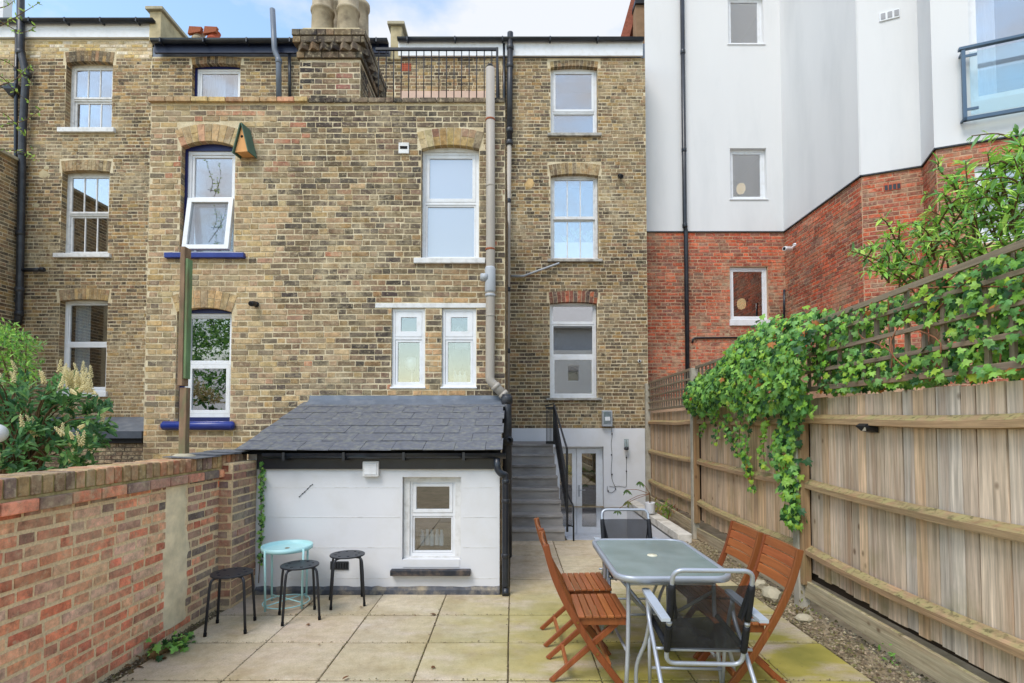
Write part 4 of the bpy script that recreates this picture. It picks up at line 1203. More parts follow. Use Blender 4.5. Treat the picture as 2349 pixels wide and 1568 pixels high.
# roof
yEv = YE - .16
zEv, zTp = at(900, 1036, yEv).z, at(900, 924, YW).z
xR0, xR1 = at(538, 1034, yEv).x, at(1153, 1034, yEv).x
sl = Vector((0, YW - yEv, zTp - zEv)); Ls = sl.length; sd = sl.normalized(); nr = Vector((0, -sd.z, sd.y))
rd = MB()
rd.add([Vector((xR0 + .03, yEv + .03, zEv - .03)), Vector((xR1 - .02, yEv + .03, zEv - .03)), Vector((xR1 - .02, YW - .003, zTp - .022)), Vector((xR0 + .03, YW - .003, zTp - .022))], [(0, 1, 2, 3)])
rd.obj('roof_deck', m_dark, ex_)
rows, sw = 7, .302
ex_len = Ls / rows
ms = MB(); ms.box(-.5, .5, 0, 1, -.5, .5)
ME_SLATE = {}
for r_ in range(rows):
    x = xR0 - (0 if r_ % 2 == 0 else sw / 2)
    while x < xR1 - .02:
        xa, xb = max(x, xR0 + random.uniform(-.008, .008)), min(x + sw, xR1)
        if xb - xa > .04:
            Lh = ex_len + (.1 if r_ < rows - 1 else -.01)
            key = round(xb - xa, 2)
            m = MB(); w_ = xb - xa - .004
            m.box(-w_ / 2, w_ / 2, 0, Lh, 0, .007)
            for p in m.v:
                if p.y == 0: p.y += random.uniform(-.006, .006)
            tiltm = Matrix((Vector((1, 0, 0)), sd, nr)).transposed().to_4x4()
            o0 = Vector(((xa + xb) / 2, yEv, zEv)) + sd * (ex_len * r_ + random.uniform(-.004, .004)) + nr * (.011 + random.uniform(0, .003))
            mw = Matrix.Translation(o0) @ tiltm @ Matrix.Rotation(-.024, 4, 'X') @ Matrix.Rotation(random.uniform(-.006, .006), 4, 'Z')
            put('roof_slate', m.mesh('roof_slate', m_slate), ex_, mw)
        x += sw
def lead(m_, pts_w, name, parent): m_.add(pts_w[0], pts_w[1]).obj(name, m_lead, parent)
zf = at(900, 908, YW - .01).z
V = []; n = 24
for i in range(n + 1):
    x = xR0 + .07 + (xR1 - xR0 - .07) * i / n
    V += [(x, YW - .012 - random.uniform(0, .003), zf + random.uniform(-.004, .004)), (x, YW - .022, zTp + .045), (x, YW - .16, zTp - .035 + random.uniform(-.004, .004))]
Fc = []
for i in range(n): Fc += [(3 * i, 3 * i + 3, 3 * i + 4, 3 * i + 1), (3 * i + 1, 3 * i + 4, 3 * i + 5, 3 * i + 2)]
MB().add(V, Fc).obj('lead_flashing', m_lead, ex_)
zg = at(900, 1040, YE - .12).z
gutter(ex_, at(605, 1043, YE - .1).x, at(1160, 1043, YE - .1).x, YE - .035, zg, .055, None, step=.58)
MB().box(xE0 + .1, xE1 - .02, YE - .03, YE - .004, zEf, zg + .06).obj('fascia', m_black, ex_)
rw = thing('rainwater_pipe', 'black downpipe at the front right corner of the white lean-to', 'pipe', (-.06, YE - .1, 0))
yq = YE - .07
pipe(rw, 'pipe', [at(1140, 1052, YE - .09), at(1141, 1078, YE - .09), at(1150, 1088, YE - .09), at(1160, 1090, yq), (at(1160, 1100, yq).x, yq, .1), (at(1160, 1100, yq).x, yq, .05), (at(1160, 1100, yq).x, yq - .05, .01)], .034, m_black,
     [(at(1160, 1105, yq), dv), (at(1160, 1150, yq), dv, m_castiron), (at(1159, 1275, yq), dv, m_castiron)], 12, 1.15, .02, .03)

# ================================================================== stone stair
st = thing('stair_flight', 'grey concrete steps climbing beside the black pipe to the house', 'stairs', (.36, 8.3, 0))
y = 7.62
for k in range(8):
    xr_ = .75 - .004 * k
    m = MB()
    z0_, z1_ = .164 * k, .164 * (k + 1)
    yb2 = y + .25 * (k + 1) if k < 7 else YH - .02
    m.box(-.04, xr_, y + .25 * k, YH - .03 if k == 7 else y + .25 * (k + 1) + .03, 0 if k == 0 else z0_ - .02, z1_ - .03)
    o = m.obj('riser_block', m_concrete, st)
    m = MB()
    nx = 16
    V = []
    yf, yk = y + .25 * k - .022, (YH - .03 if k == 7 else y + .25 * (k + 1) + .005)
    for i in range(nx + 1):
        x = -.045 + (xr_ + .05) * i / nx
        e = random.uniform(-.006, .006)
        if i == nx: e += .02
        V += [(x, yf + e, z1_ - .034 + random.uniform(-.003, .003)), (x, yf + e + .004, z1_ + random.uniform(-.004, .001)), (x, yk, z1_ - .002)]
    Fc = []
    for i in range(nx): Fc += [(3 * i, 3 * i + 3, 3 * i + 4, 3 * i + 1), (3 * i + 1, 3 * i + 4, 3 * i + 5, 3 * i + 2)]
    nn = 3 * nx
    V2 = [(-.045, yk, z1_ - .034), (xr_ + .005, yk, z1_ - .034)]
    m.add(V + V2, Fc + [(0, 3 * nx, 3 * nx + 4, 3 * nx + 3), (nn, nn + 4, nn + 2, nn + 1), (0, 1, 2, nn + 3), (2, nn + 2, nn + 4, nn + 3)])
    m.obj('tread', m_concrete, st)
rg = thing('stair_railing', 'black iron stair railing on the right side of the concrete steps', 'railing', (.78, 8.6, 0))
T0, T1 = Vector((.75, 9.5, 2.0)), Vector((.80, 7.75, 1.3))
MB().bar(T0, T1, .022, .03).obj('handrail', m_iron, rg)
MB().bar((.755, 9.5, 1.45), (.80, 7.78, .34), .022, .022).obj('bottom_rail', m_iron, rg)
MB().box(.735, .775, 9.46, 9.52, 1.3, 2.0).obj('post', m_iron, rg)
MB().box(.785, .815, 7.75, 7.78, .1, 1.3).obj('post', m_iron, rg)
for k in range(13):
    f = (k + .7) / 14
    yk = 9.46 - (9.46 - 7.78) * f
    za = 1.45 + (.34 - 1.45) * f; zb2 = min(2.0 + (1.3 - 2.0) * f, za + .5)
    xk = .755 + .045 * f
    MB().tube([(xk, yk, za), (xk, yk, za + .52)], .008, 6).obj('baluster', m_iron, rg)
MB().bar((.755, 9.48, 1.95), (.80, 7.79, .86), .02, .03).obj('mid_rail', m_iron, rg)
MB().box(.60, .735, 9.44, 9.46, 1.31, 1.36).obj('gate_rail', m_iron, rg)
MB().box(.60, .735, 9.44, 9.46, 1.93, 1.97).obj('gate_rail', m_iron, rg)
for k in range(6):
    MB().box(.605 + k * .024, .617 + k * .024, 9.445, 9.457, 1.34, 1.95).obj('gate_bar', m_iron, rg)
MB().bar((.585, 9.43, 1.98), (.755, 9.47, 2.03), .03, .02).obj('gate_cap', m_iron, rg)
MB().tube(fillet([(.80, 8.0, .72), (.84, 7.72, .56), (.875, 7.62, .5), (.875, 7.62, 0)], .05), .013, 8).obj('lower_loop', m_iron, rg)
MB().tube([(.81, 7.76, .2), (.875, 7.63, .2)], .01, 6).obj('tie_bar', m_iron, rg)

# ================================================================== new block on the right
nbk = thing('apartment_block', 'new block with white render above and red brick below', 'apartment block', (5, YN, 0))
zS = plN.hit(1640, 533)[1]
NP = [Vector((3.0, YN, 0)), Vector((6.09, YN, 0)), Vector((6.06, 9.08, 0)), Vector((6.86, 8.73, 0)), Vector((6.63, 8.17, 0)), Vector((12.2, 5.88, 0))]
planes = []
for i in range(5):
    e = (NP[i + 1] - NP[i]); L_ = e.length; e.normalize()
    nrm = Vector((e.y, -e.x, 0))
    planes.append((Plane(NP[i], e, nrm), L_))
def phole(pl_, u0, u1, v0, v1):
    vm, um = (v0 + v1) / 2, (u0 + u1) / 2
    a, b = pl_.hit(u0, vm)[0], pl_.hit(u1, vm)[0]
    return [a, b, pl_.hit(um, v1)[1], pl_.hit(um, v0)[1]]
pN0, pN4 = planes[0][0], planes[4][0]
n1 = phole(pN0, 1669, 1750, -8, 104)
n2 = phole(pN0, 1674, 1757, 342, 459)
n3 = phole(pN0, 1675, 1762, 612, 735)
xb0, zb0 = pN4.hit(2226, 238); xb1 = xb0 + 1.9
bw = [xb0, xb1, zb0, zb0 + 2.2]
xl0, zl0 = pN4.hit(2241, 560); xl1, zl1 = pN4.hit(2241, 378)
lw = [xl0, xl0 + 1.6, zl0, zl1]
lowz = [2.2, 3.0, 2.6, 2.2, 2.0]
allb = []
for i, (pl_, L_) in enumerate(planes):
    hb = [n3] if i == 0 else ([lw] if i == 4 else [])
    hw = [n1, n2] if i == 0 else ([bw] if i == 4 else [])
    wall_panel('brick_wall', pl_, 0, L_, 0, zS, hb, m_mortar_red, nbk, depth=.14)
    wall_panel('render_wall', pl_, -.028 if i in (2, 4) else 0, L_ + (.028 if i in (1, 3) else 0), zS + .012, 14.5, hw, m_stucco, nbk, depth=.14, d=.028)
    MB().box(-.03 if i in (2, 4) else 0, L_ + (.034 if i in (1, 3) else 0), -.034, .03, zS - .012, zS + .011).obj('drip_bead', m_castiron, nbk, pl_.mx)
    zz = lowz[i]; zst = zS - .015 - math.floor((zS - zz) / .075) * .075
    Lm = L_ if i < 4 else 3.2
    bs = lay(0.004, Lm, zst, zS - .012, [tuple(h) for h in hb], PAL_RED, bond='stretcher')
    allb.append((pl_, bs))
for (pl_, bs), q in zip(allb, (150, 60, 40, 10, 40)):
    set_bricks(nbk, pl_, bs, q, proud=.005)
MB().box(3.6, 12.4, YN + 2.7, YN + 3.2, 0, 14.4).obj('building_core', m_room_dark, nbk)
spec_n = [(1, 0, .045, .01)]
m_shade = plain('lit_cream_lamp_shade', srgb(236, 214, 160), .8)
_b = [n_ for n_ in m_shade.node_tree.nodes if n_.type == 'BSDF_PRINCIPLED'][0]
_b.inputs['Emission Color'].default_value = srgb(255, 224, 160); _b.inputs['Emission Strength'].default_value = 0.45
for h, lamp in ((n1, 0), (n2, 1), (n3, 1)):
    w = window(nbk, pN0, h, .06, spec_n, fw=.05, glass=m_glass, room=m_room, sill=(.03, h[2] - (.02 if h is not n3 else .13), h[2] + .008, .05, m_upvc), vent=True, roomdepth=2.2)
    if lamp:
        c = pN0.P(h[0] + .2 + .44, h[2] + (.2 + .46 if h is n2 else .34 + .23), -.9)
        MB().lathe([(0, .14), (.07, .11), (.1, .05), (.1, -.05), (.07, -.11), (0, -.14)], 16, c).obj('lamp_shade', m_shade, w)
window(nbk, pN4, bw, .1, [(1, 1, .07, 0)], fw=.07, glass=m_glass, curtains=((.02, .2, m_curtain),), room=m_room)
window(nbk, pN4, lw, .06, [(1, 1, .06, 0)], fw=.06, glass=m_glass, room=m_room)
# juliet balcony
jb = thing('juliet_balcony', 'glass balcony guard with slate blue metal frame on the white block', 'balcony', pN4.P(xb0, zb0))
m_steel = plain('slate_blue_metal', srgb(84, 104, 124), .4, .3, .04, 4, 0, 1, .4)
dB = .16
ja, jt = pN4.hit(2209, 280, dB), pN4.hit(2204, 114, dB)
x0, z0_, z1_ = ja[0], ja[1], jt[1]; x1 = x0 + 2.3
L = lambda x, z, d: pN4.P(x, z, d)
MB().bar(L(x0 - .03, z1_, dB), L(x1, z1_, dB), .07, .045).obj('handrail', m_steel, jb, bevel=.006)
MB().bar(L(x0, z0_ + .03, dB), L(x1, z0_ + .03, dB), .05, .06).obj('bottom_rail', m_steel, jb, bevel=.006)
MB().bar(L(x0 + .025, z0_, dB), L(x0 + .025, z1_ - .02, dB), .05, .05, pN4.n).obj('post', m_steel, jb, bevel=.006)
MB().bar(L(x0 + .1, (z0_ + z1_) / 2, dB + .005), L(x1 - .1, (z0_ + z1_) / 2, dB + .005), .012, (z1_ - z0_) - .16).obj('glass_panel', m_glass_clear, jb)
for zz in (z0_ + .17, z1_ - .13):
    MB().bar(L(x0 + .04, zz, dB + .016), L(x0 + .19, zz, dB + .016), .012, .045).obj('glass_clip', m_steel, jb, bevel=.005)
for zz in (z0_ + .05, z1_ - .05):
    MB().bar(L(x0 + .025, zz, .03), L(x0 + .025, zz, dB), .03, .03).obj('wall_bracket', m_steel, jb)
# pipe, vents, camera
np_ = thing('rainwater_pipe', 'long dark downpipe crossing white render and red brick of the block', 'pipe', (3.9, YN - .1, 0))
yn = YN - .1
xt, xm_, xl_ = at(1566, 0, yn), at(1571, 515, yn), at(1576, 840, yn)
pipe(np_, 'pipe', [(xm_.x, yn, 12), (xm_.x, yn, at(1571, 515, yn).z), (xm_.x + .03, yn + .03, at(1571, 530, yn).z), (xm_.x + .03, yn + .03, .3)], .048, m_black,
     [((xm_.x, yn, at(1571, v, yn).z), dv) for v in (120, 345, 518)], 12, 1.18, .05, .03)
wp = thing('waste_pipe', 'thin black pipe low on the red brick below the bottom window', 'pipe', at(1660, 780, YN - .05))
pipe(wp, 'pipe', [at(1588, 787, YN - .03), at(1590, 776, YN - .03), at(1780, 774, YN - .03)], .02, m_black, (), 8, fil=.05)
wp = thing('waste_pipe', 'short upright black pipe in the corner of the red brick walls', 'pipe', at(1800, 715, YN - .2))
pipe(wp, 'pipe', [at(1799, 665, 11.2), at(1799, 730, 11.2)], .025, m_black, (), 8)
p2, L2 = planes[2]
va = thing('wall_vent', 'white three slot vent high on the white rendered wall', 'vent', p2.P(.3, 8))
a, b = p2.hit(2017, 52, .03), p2.hit(2063, 20, .03)
MB().box(a[0], b[0], -.05, -.027, a[1], b[1]).obj('vent_frame', m_upvc, va, p2.mx, bevel=.004)
for k in range(3):
    w_ = (b[0] - a[0]) / 3
    MB().box(a[0] + w_ * k + .02, a[0] + w_ * (k + 1) - .012, -.056, -.049, a[1] + .025, b[1] - .025).obj('vent_slot', plain('vent_mesh', srgb(160, 160, 164), .7), va, p2.mx)
va = thing('wall_vent', 'dark clay air brick near the top of the red brick wall', 'vent', p2.P(.3, 5.5))
a, b = p2.hit(2028, 440), p2.hit(2066, 420)
MB().box(a[0], b[0], -.012, .0, a[1], b[1]).obj('vent_frame', m_terra_red, va, p2.mx)
for k in range(4):
    w_ = (b[0] - a[0]) / 4
    MB().box(a[0] + w_ * k + .008, a[0] + w_ * (k + 1) - .008, -.014, -.011, a[1] + .01, b[1] - .01).obj('vent_slot', m_castiron, va, p2.mx)
def camera_unit(name, label, p, d, r, L_, mat, mount):
    t = thing(name, label, 'security camera', p)
    d = Vector(d).normalized(); p = Vector(p)
    MB().tube([p, p + d * L_ * .15, p + d * L_ * .85, p + d * L_], [r * .8, r, r, r * .9], 14).obj('body', mat, t)
    MB().tube([p + d * L_ * .995, p + d * (L_ + .004)], [r * .7, r * .65], 14).obj('lens', m_dark, t)
    MB().tube([p + d * L_ * .3, Vector(mount)], r * .35, 8).obj('bracket', mat, t)
    MB().tube([Vector(mount), Vector(mount) + (p + d * L_ * .3 - Vector(mount)).normalized() * .03], [r * 1.1, r * .9], 14).obj('mount_plate', mat, t)
camera_unit('security_camera', 'white bullet camera in the corner of the red brick walls', at(1816, 572, 11.2), (-1, -.5, -.12), .05, .24, m_upvc, (6.085, 11.3, at(1816, 560, 11.2).z))
camera_unit('security_camera', 'tiny white camera on the right house near the brick boundary', at(1468, 829, YH - .05), (-.3, -1, -.1), .03, .09, m_upvc, at(1466, 829, YH - .01))
camera_unit('security_camera', 'black camera on the pale brick wing right of the lower blue window', at(585, 697, YW - .06), (-.2, -1, -.25), .035, .09, m_iron, at(588, 699, YW - .01))
camera_unit('security_camera', 'black camera high on the right house beside the sash window', at(1423, 407, YH - .06), (.1, -1, -.25), .045, .1, m_iron, at(1422, 404, YH - .01))

# ================================================================== left garden wall
gw = thing('garden_wall', 'low red brick garden wall with upright brick coping on the left', 'wall', (-2.76, 3.2, 0))
plG = Plane((-2.65, 0.9, 0), (0, 1, 0), (1, 0, 0))
YG1 = 5.26
Lg = YG1 - .9
MB().box(-2.87, -2.652, .9, YG1, -.05, 1.255).obj('wall_core', m_mortar_yard, gw)
wall_panel('wall_face', plG, 0, Lg, -.02, 1.25, [], m_mortar_yard, gw, d=0.0)
band = (4.1 - .9, 4.36 - .9)
def tintG(x, z, c):
    if x > band[1]: return jit(random.choice(PY2 if random.random() < .6 else PALY), .12)
    if z > .95 and random.random() < .25: return jit(random.choice(PY2), .12)
    if random.random() < .1: return jit(srgb(222, 182, 158), .06)
    return c
PY2 = [tuple(min(.85, q * 1.7) for q in c[:3]) + (1.0,) for c in PAL_YARD2]
PALY = [tuple(min(.85, q * w) for q, w in zip(c[:3], (2.1, 1.95, 1.75))) + (1.0,) for c in PAL_YARD]
brG = lay(.1, Lg, .02, 1.2, [(band[0], band[1], .1, 1.2)], PALY, bond='flemish', tint=tintG, joint=.02, L=.232, jx=.016)
set_bricks(gw, plG, brG, 300, proud=.0035)
# cement band
V, Fc = [], []
nz, nx = 30, 4
for j in range(nz + 1):
    z = .08 + (1.17 - .08) * j / nz
    wob = 0; wl_, wr_ = [.07 * mnoise.noise((z * 4, q, 0)) + .03 * mnoise.noise((z * 15, q, 4)) for q in (1.7, 9.2)]
    for i in range(nx + 1):
        x = band[0] - .02 + (band[1] - band[0] + .04) * i / nx + (wl_ if i == 0 else (wr_ if i == nx else wob * .3))
        d = .012 + random.uniform(-.002, .004) if 0 < i < nx else .001
        V.append(plG.P(x, z, d))
for j in range(nz):
    for i in range(nx):
        a = j * (nx + 1) + i
        Fc.append((a, a + 1, a + nx + 2, a + nx + 1))
MB().add(V, Fc, True).obj('cement_patch', plain('pale_cement', srgb(236, 220, 186), .95, 0, .2, 9, .6, 40, .1, srgb(204, 194, 160), .6, 5), gw)
# projecting course and upright coping
y = .92
while y < YG1 - .03:
    w = min(.226, YG1 - y)
    o = MB().box(-2.68, -2.605 + random.uniform(-.004, .004), y + .006, y + w - .006, 1.178, 1.246).obj('course_brick', m_brick_o, gw, bevel=.006)
    o.color = jit(random.choice(PALY + PY2), .12); y += w
MB().box(-2.878, -2.625, .9, YG1, 1.246, 1.262).obj('coping_bed', plain('mossy_bed_mortar', srgb(176, 160, 118), .95, 0, .3, 14, .5, 40, .1, srgb(104, 106, 52), .8, 10), gw)
y = .92
COP = soften([srgb(166, 126, 100), srgb(150, 120, 100), srgb(176, 132, 98), srgb(186, 130, 98), srgb(138, 120, 110), srgb(172, 144, 104), srgb(184, 108, 76), srgb(112, 92, 84)], .05)
MB().box(-2.868, -2.628, .9, YG1, 1.262, 1.366).obj('coping_core', plain('mossy_mortar', srgb(150, 140, 92), .95, 0, .2, 12, .4, 50, .1, srgb(92, 98, 44), .8, 9), gw)
while y < YG1 - .02:
    o = MB().box(-2.876, -2.618 + random.uniform(-.004, .004), y + .006, y + .069, 1.264, 1.372 + random.uniform(-.004, .004)).obj('coping_brick', m_brick_o, gw, bevel=.007)
    o.color = jit(random.choice(COP), .14); y += .0765
# pier against the lean-to
plP = Plane((-2.53, 4.84, 0), (0, 1, 0), (1, 0, 0))
MB().box(-2.66, -2.532, 4.84, 5.285, -.05, 1.3).obj('pier_core', m_mortar_yard, gw)
plP2 = Plane((-2.66, 4.84, 0))

set_bricks(gw, plP, lay(0, .44, .02, 1.3, [], PY2, bond='stretcher'), 40, proud=.008)
set_bricks(gw, plP2, lay(0, .128, .02, 1.3, [], PY2 + PAL_YARD, bond='stretcher'), 20, proud=.008)
wall_panel('pier_face', plP, 0, .445, -.02, 1.3, [], m_mortar_yard, gw)
for k, (yy, rr) in enumerate(((4.55, 4), (4.88, -3), (5.12, 5))):
    sl_ = thing('loose_slate', ('slate resting on the wall top nearest the rusty post', 'middle slate laid on the wall top below the roof edge', 'slate on the wall end against the lean-to')[k], 'slate', (-2.7, yy, 1.374 + .008 * k), group='loose slates on the wall')
    MB().prism([(-.14, -.2), (.13, -.19), (.15, .18), (-.12, .2)], 0, .007, 'z').obj('slate_piece', m_slate, sl_, Matrix.Translation((-2.72, yy, 1.376 + .009 * k)) @ Matrix.Rotation(R(rr), 4, 'Z') @ Matrix.Rotation(R(3), 4, 'Y'))

# rusty post on the wall
po = thing('metal_post', 'rusty green painted post standing on the garden wall', 'post', (-2.74, 4.5, 1.38))
m_postrust = plain('rusty_green_paint', srgb(132, 108, 86), .75, 0, .3, 14, .4, 50, .3, srgb(96, 136, 88), .85, 5, (1, 1, .3))
m_postgreen = plain('flaking_green_paint', srgb(112, 140, 100), .75, 0, .25, 12, .3, 50, .2, srgb(104, 80, 62), 1.0, 4, (1, 1, .25))
pb_ = at(421.5, 1050, 4.52); pt_ = at(420, 570, 4.52)
MB().box(pb_.x - .03, pb_.x + .028, 4.49, 4.55, 1.37, at(420, 890, 4.52).z).obj('lower_tube', m_postrust, po, bevel=.004)
MB().box(pb_.x - .038, pb_.x + .002, 4.47, 4.56, at(420, 886, 4.52).z, pt_.z).obj('upper_angle', m_postrust, po, bevel=.004)
MB().box(pb_.x + .001, pb_.x + .024, 4.48, 4.55, at(420, 870, 4.52).z, pt_.z - .1).obj('upper_strip', m_postgreen, po, bevel=.004)
MB().lathe([(.1, 0), (.085, .02), (.05, .035), (.0, .04)], 14, (pb_.x, 4.52, 1.37)).obj('mortar_base', m_cement, po)

# dark outhouse in the left yard
oh = thing('outhouse', 'low dark brick outhouse with lead flashed roof behind the flowering shrub', 'outhouse', (-8, 9.9, 0))
plO = Plane((0, 9.9, 0))
xo0, xo1 = -10.3, plO.hit(331, 1040)[0]
zo = plO.hit(280, 1002)[1]
wall_panel('wall', plO, xo0, xo1, -.05, zo, [], m_mortar_dark, oh)
set_bricks(oh, plO, lay(-9.2, xo1, .55, zo, [], PAL_DARK), 300)
MB().add([(xo0, 9.82, zo - .02), (xo1, 9.82, zo - .02), (xo1, YH - .01, zo + .38), (xo0, YH - .01, zo + .38)], [(0, 1, 2, 3)]).obj('lead_roof', m_lead, oh)
MB().box(xo0, xo1 + .01, 9.8, 9.88, zo - .03, zo + .1).obj('lead_edge', plain('dark_lead', srgb(66, 72, 84), .5, .1, .15, 8, .2, 20), oh)
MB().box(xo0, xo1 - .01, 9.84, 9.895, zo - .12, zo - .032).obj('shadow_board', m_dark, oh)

# ================================================================== close-board fence
fx = lambda y: 2.735 + .02 * (y - 4.9)
fe = thing('garden_fence', 'weathered close board timber fence with arris rails and trellis on the right', 'fence', (2.75, 5, 0))
m_board = wood_mat('weathered_board', 'z', .95)
m_rail = wood_mat('weathered_rail', 'y', .95, moss=.85)
m_trel = wood_mat('weathered_trellis', 'y', .8, moss=.5)
m_trelv = wood_mat('weathered_trellis_upright', 'z', .8)
m_post = plain('concrete_post', srgb(172, 166, 152), .9, 0, .15, 9, .4, 60, .1, srgb(120, 116, 96), .6, 4)
BOARD = [srgb(*c) for c in ((216, 195, 172), (208, 188, 168), (222, 202, 180), (200, 180, 158), (216, 186, 154), (210, 198, 184), (222, 206, 188))]
POSTY = [1.95, 4.97, 7.99, 10.96]
m = MB(); m.box(-.5, .5, -.5, .5, 0, 1)
ME_BOARD = m.mesh('board', m_board)
def board_col(y):
    k_ = random.uniform(.82, 1.1)
    c = tuple(q * k_ for q in random.choice(BOARD)[:3]) + (1.0,)
    if y > 5.1:
        w = random.choice((srgb(214, 178, 136), srgb(200, 166, 126), srgb(190, 158, 124)))
        c = tuple(a * .5 + b * .5 for a, b in zip(c, w))
    return c
y = .9
while y < 10.9:
    if not any(abs(y + .05 - p) < .07 for p in POSTY):
        o = bpy.data.objects.new('board', ME_BOARD); COL.objects.link(o); o.parent = fe
        o.matrix_parent_inverse = WM[fe.name].inverted()
        z0_ = .235 + random.uniform(-.012, .012) + (.02 if y < 5 else 0)
        z1_ = 1.885 + random.uniform(-.006, .006)
        if 3.6 < y < 4.9: z0_ += .04 * (y - 3.6)
        o.matrix_basis = Matrix.Translation((fx(y) + .012 + random.uniform(-.003, .003), y + .05 + random.uniform(-.0015, .0015), z0_)) @ Matrix.Rotation(R(random.uniform(-1.6, 1.6)), 4, 'Z') @ Matrix.Rotation(R(random.uniform(-.25, .25)), 4, 'X') @ Matrix.Diagonal((.014, .0945, z1_ - z0_, 1))
        o.color = board_col(y)
    y += .1
MB().add([(fx(.9) + .03, .9, .22), (fx(10.9) + .03, 10.9, .22), (fx(10.9) + .03, 10.9, 1.87), (fx(.9) + .03, .9, 1.87)], [(0, 1, 2, 3)]).obj('gap_shade_sheet', plain('painted_gap_shade', srgb(58, 48, 38), .9), fe)  # added dark sheet; its colour stands in for shade between the boards
def arris(y0, y1, z, sag, k=10):
    m = MB(); V = []
    s = .075
    for i in range(k + 1):
        f = i / k
        yy = y0 + (y1 - y0) * f
        zz = z - sag * math.sin(math.pi * f) + .008 * math.sin(7 * f + z * 9)
        x = fx(yy) - .008 + .006 * math.sin(5 * f + z)
        V += [(x, yy, zz + s * .62), (x - s * .80, yy, zz + s * .16), (x - s * .80, yy, zz - s * .42), (x, yy, zz - s * .5)]
    Fc = []
    for i in range(k):
        for q in range(4):
            a, b = 4 * i + q, 4 * i + (q + 1) % 4
            Fc.append((a, b, b + 4, a + 4))
    Fc += [(0, 1, 2, 3), (4 * k, 4 * k + 1, 4 * k + 2, 4 * k + 3)]
    o = m.add(V, Fc).obj('arris_rail', m_rail, fe)
    o.color = jit(srgb(170, 142, 110), .08)
for b in range(3):
    y0, y1 = POSTY[b] + .05, POSTY[b + 1] - .05
    for z, sg in ((1.70, .035), (1.115, .05), (.515, .06)):
        arris(y0, y1, z, sg * (1, .7, .5)[b])
    # gravel board
    o = MB().box(-.016, .016, 0, y1 - y0, 0, .155).obj('gravel_board', m_rail, fe, Matrix.Translation((fx(y0) - .045, y0, .045 if b == 0 else .03)) @ Matrix.Rotation(R(-1.15), 4, 'Z') @ Matrix.Rotation(R((.6, -1.2, .3)[b]), 4, 'X'), bevel=.004)
    o.color = jit(srgb(186, 172, 146), .05)
for i, yy in enumerate(POSTY):
    zt = 2.0 if i < 2 else 2.5
    m_ = MB().box(fx(yy) - .11, fx(yy) - .012, yy - .05, yy + .05, -.05, zt)
    m_.obj('post', m_post, fe, bevel=.01)
    if i in (1, 2):
        o = MB().box(fx(yy) - .10, fx(yy) - .02, yy - .098, yy - .052, .2, 1.95).obj('timber_batten', m_board, fe, bevel=.004); o.color = jit(srgb(156, 128, 96), .05)
for b in range(3):
    y0, y1 = POSTY[b] + .06, POSTY[b + 1] - .06
    tr = put('trellis', None, fe); WM[tr.name] = Matrix.Identity(4)
    zt, zb_ = (2.60, 1.965) if b == 0 else (2.5, 1.95)
    def tx(yy): return fx(yy) - .05
    for k in range(5):
        z = zb_ + (zt - zb_) * k / 4
        dz = random.uniform(-.01, .01)
        tk = .042 if k in (0, 4) else .03
        o = MB().bar((tx(y0), y0, z + dz), (tx(y1), y1, z - dz + (-.06 if (b == 0 and k == 4) else 0)), .022, tk).obj('slat', m_trel, tr, bevel=.003)
        o.color = jit(srgb(142, 128, 110), .1)
    y = y0 + .03
    while y < y1:
        o = MB().bar((tx(y) + .024, y, zb_), (tx(y) + .024, y + random.uniform(-.01, .01), zt - (.03 if b == 0 else 0)), .02, .03, (0, 1, 0)).obj('slat', m_trelv, tr)
        o.color = jit(srgb(132, 120, 104), .1)
        y += .155
sl_ = thing('solar_light', 'small black solar light fixed under the top fence rail', 'light', (2.66, 3.92, 1.66))
c = hp(1957, 975, 1.62); c = Vector((fx(3.95) - .075, 4.0, 1.64))
MB().add([(c.x + .07, c.y - .06, c.z + .06), (c.x + .07, c.y + .06, c.z + .06), (c.x + .07, c.y + .06, c.z - .05), (c.x + .07, c.y - .06, c.z - .05), (c.x - .03, c.y - .05, c.z + .0), (c.x - .03, c.y + .05, c.z + .0), (c.x - .02, c.y, c.z - .035)],
         [(0, 1, 5, 4), (1, 2, 6, 5), (3, 0, 4, 6), (2, 3, 6), (4, 5, 6), (0, 3, 2, 1)]).obj('case', m_iron, sl_)
MB().add([(c.x + .05, c.y - .058, c.z - .035), (c.x - .022, c.y - .045, c.z - .008), (c.x - .016, c.y - .006, c.z - .036)], [(0, 1, 2)]).obj('lens', m_upvc, sl_)

# white kerb wall of the well
kb = thing('kerb_wall', 'low white kerb wall of the sunken well beside the fence', 'wall', (2.44, 9, 0))
MB().box(2.36, 2.56, 7.62, 11.0, -.05, .1).obj('kerb_top', plain('dirty_white_paint', srgb(214, 210, 202), .9, 0, .12, 9, .4, 60, .1, srgb(140, 130, 112), .7, 5), kb, bevel=.012)

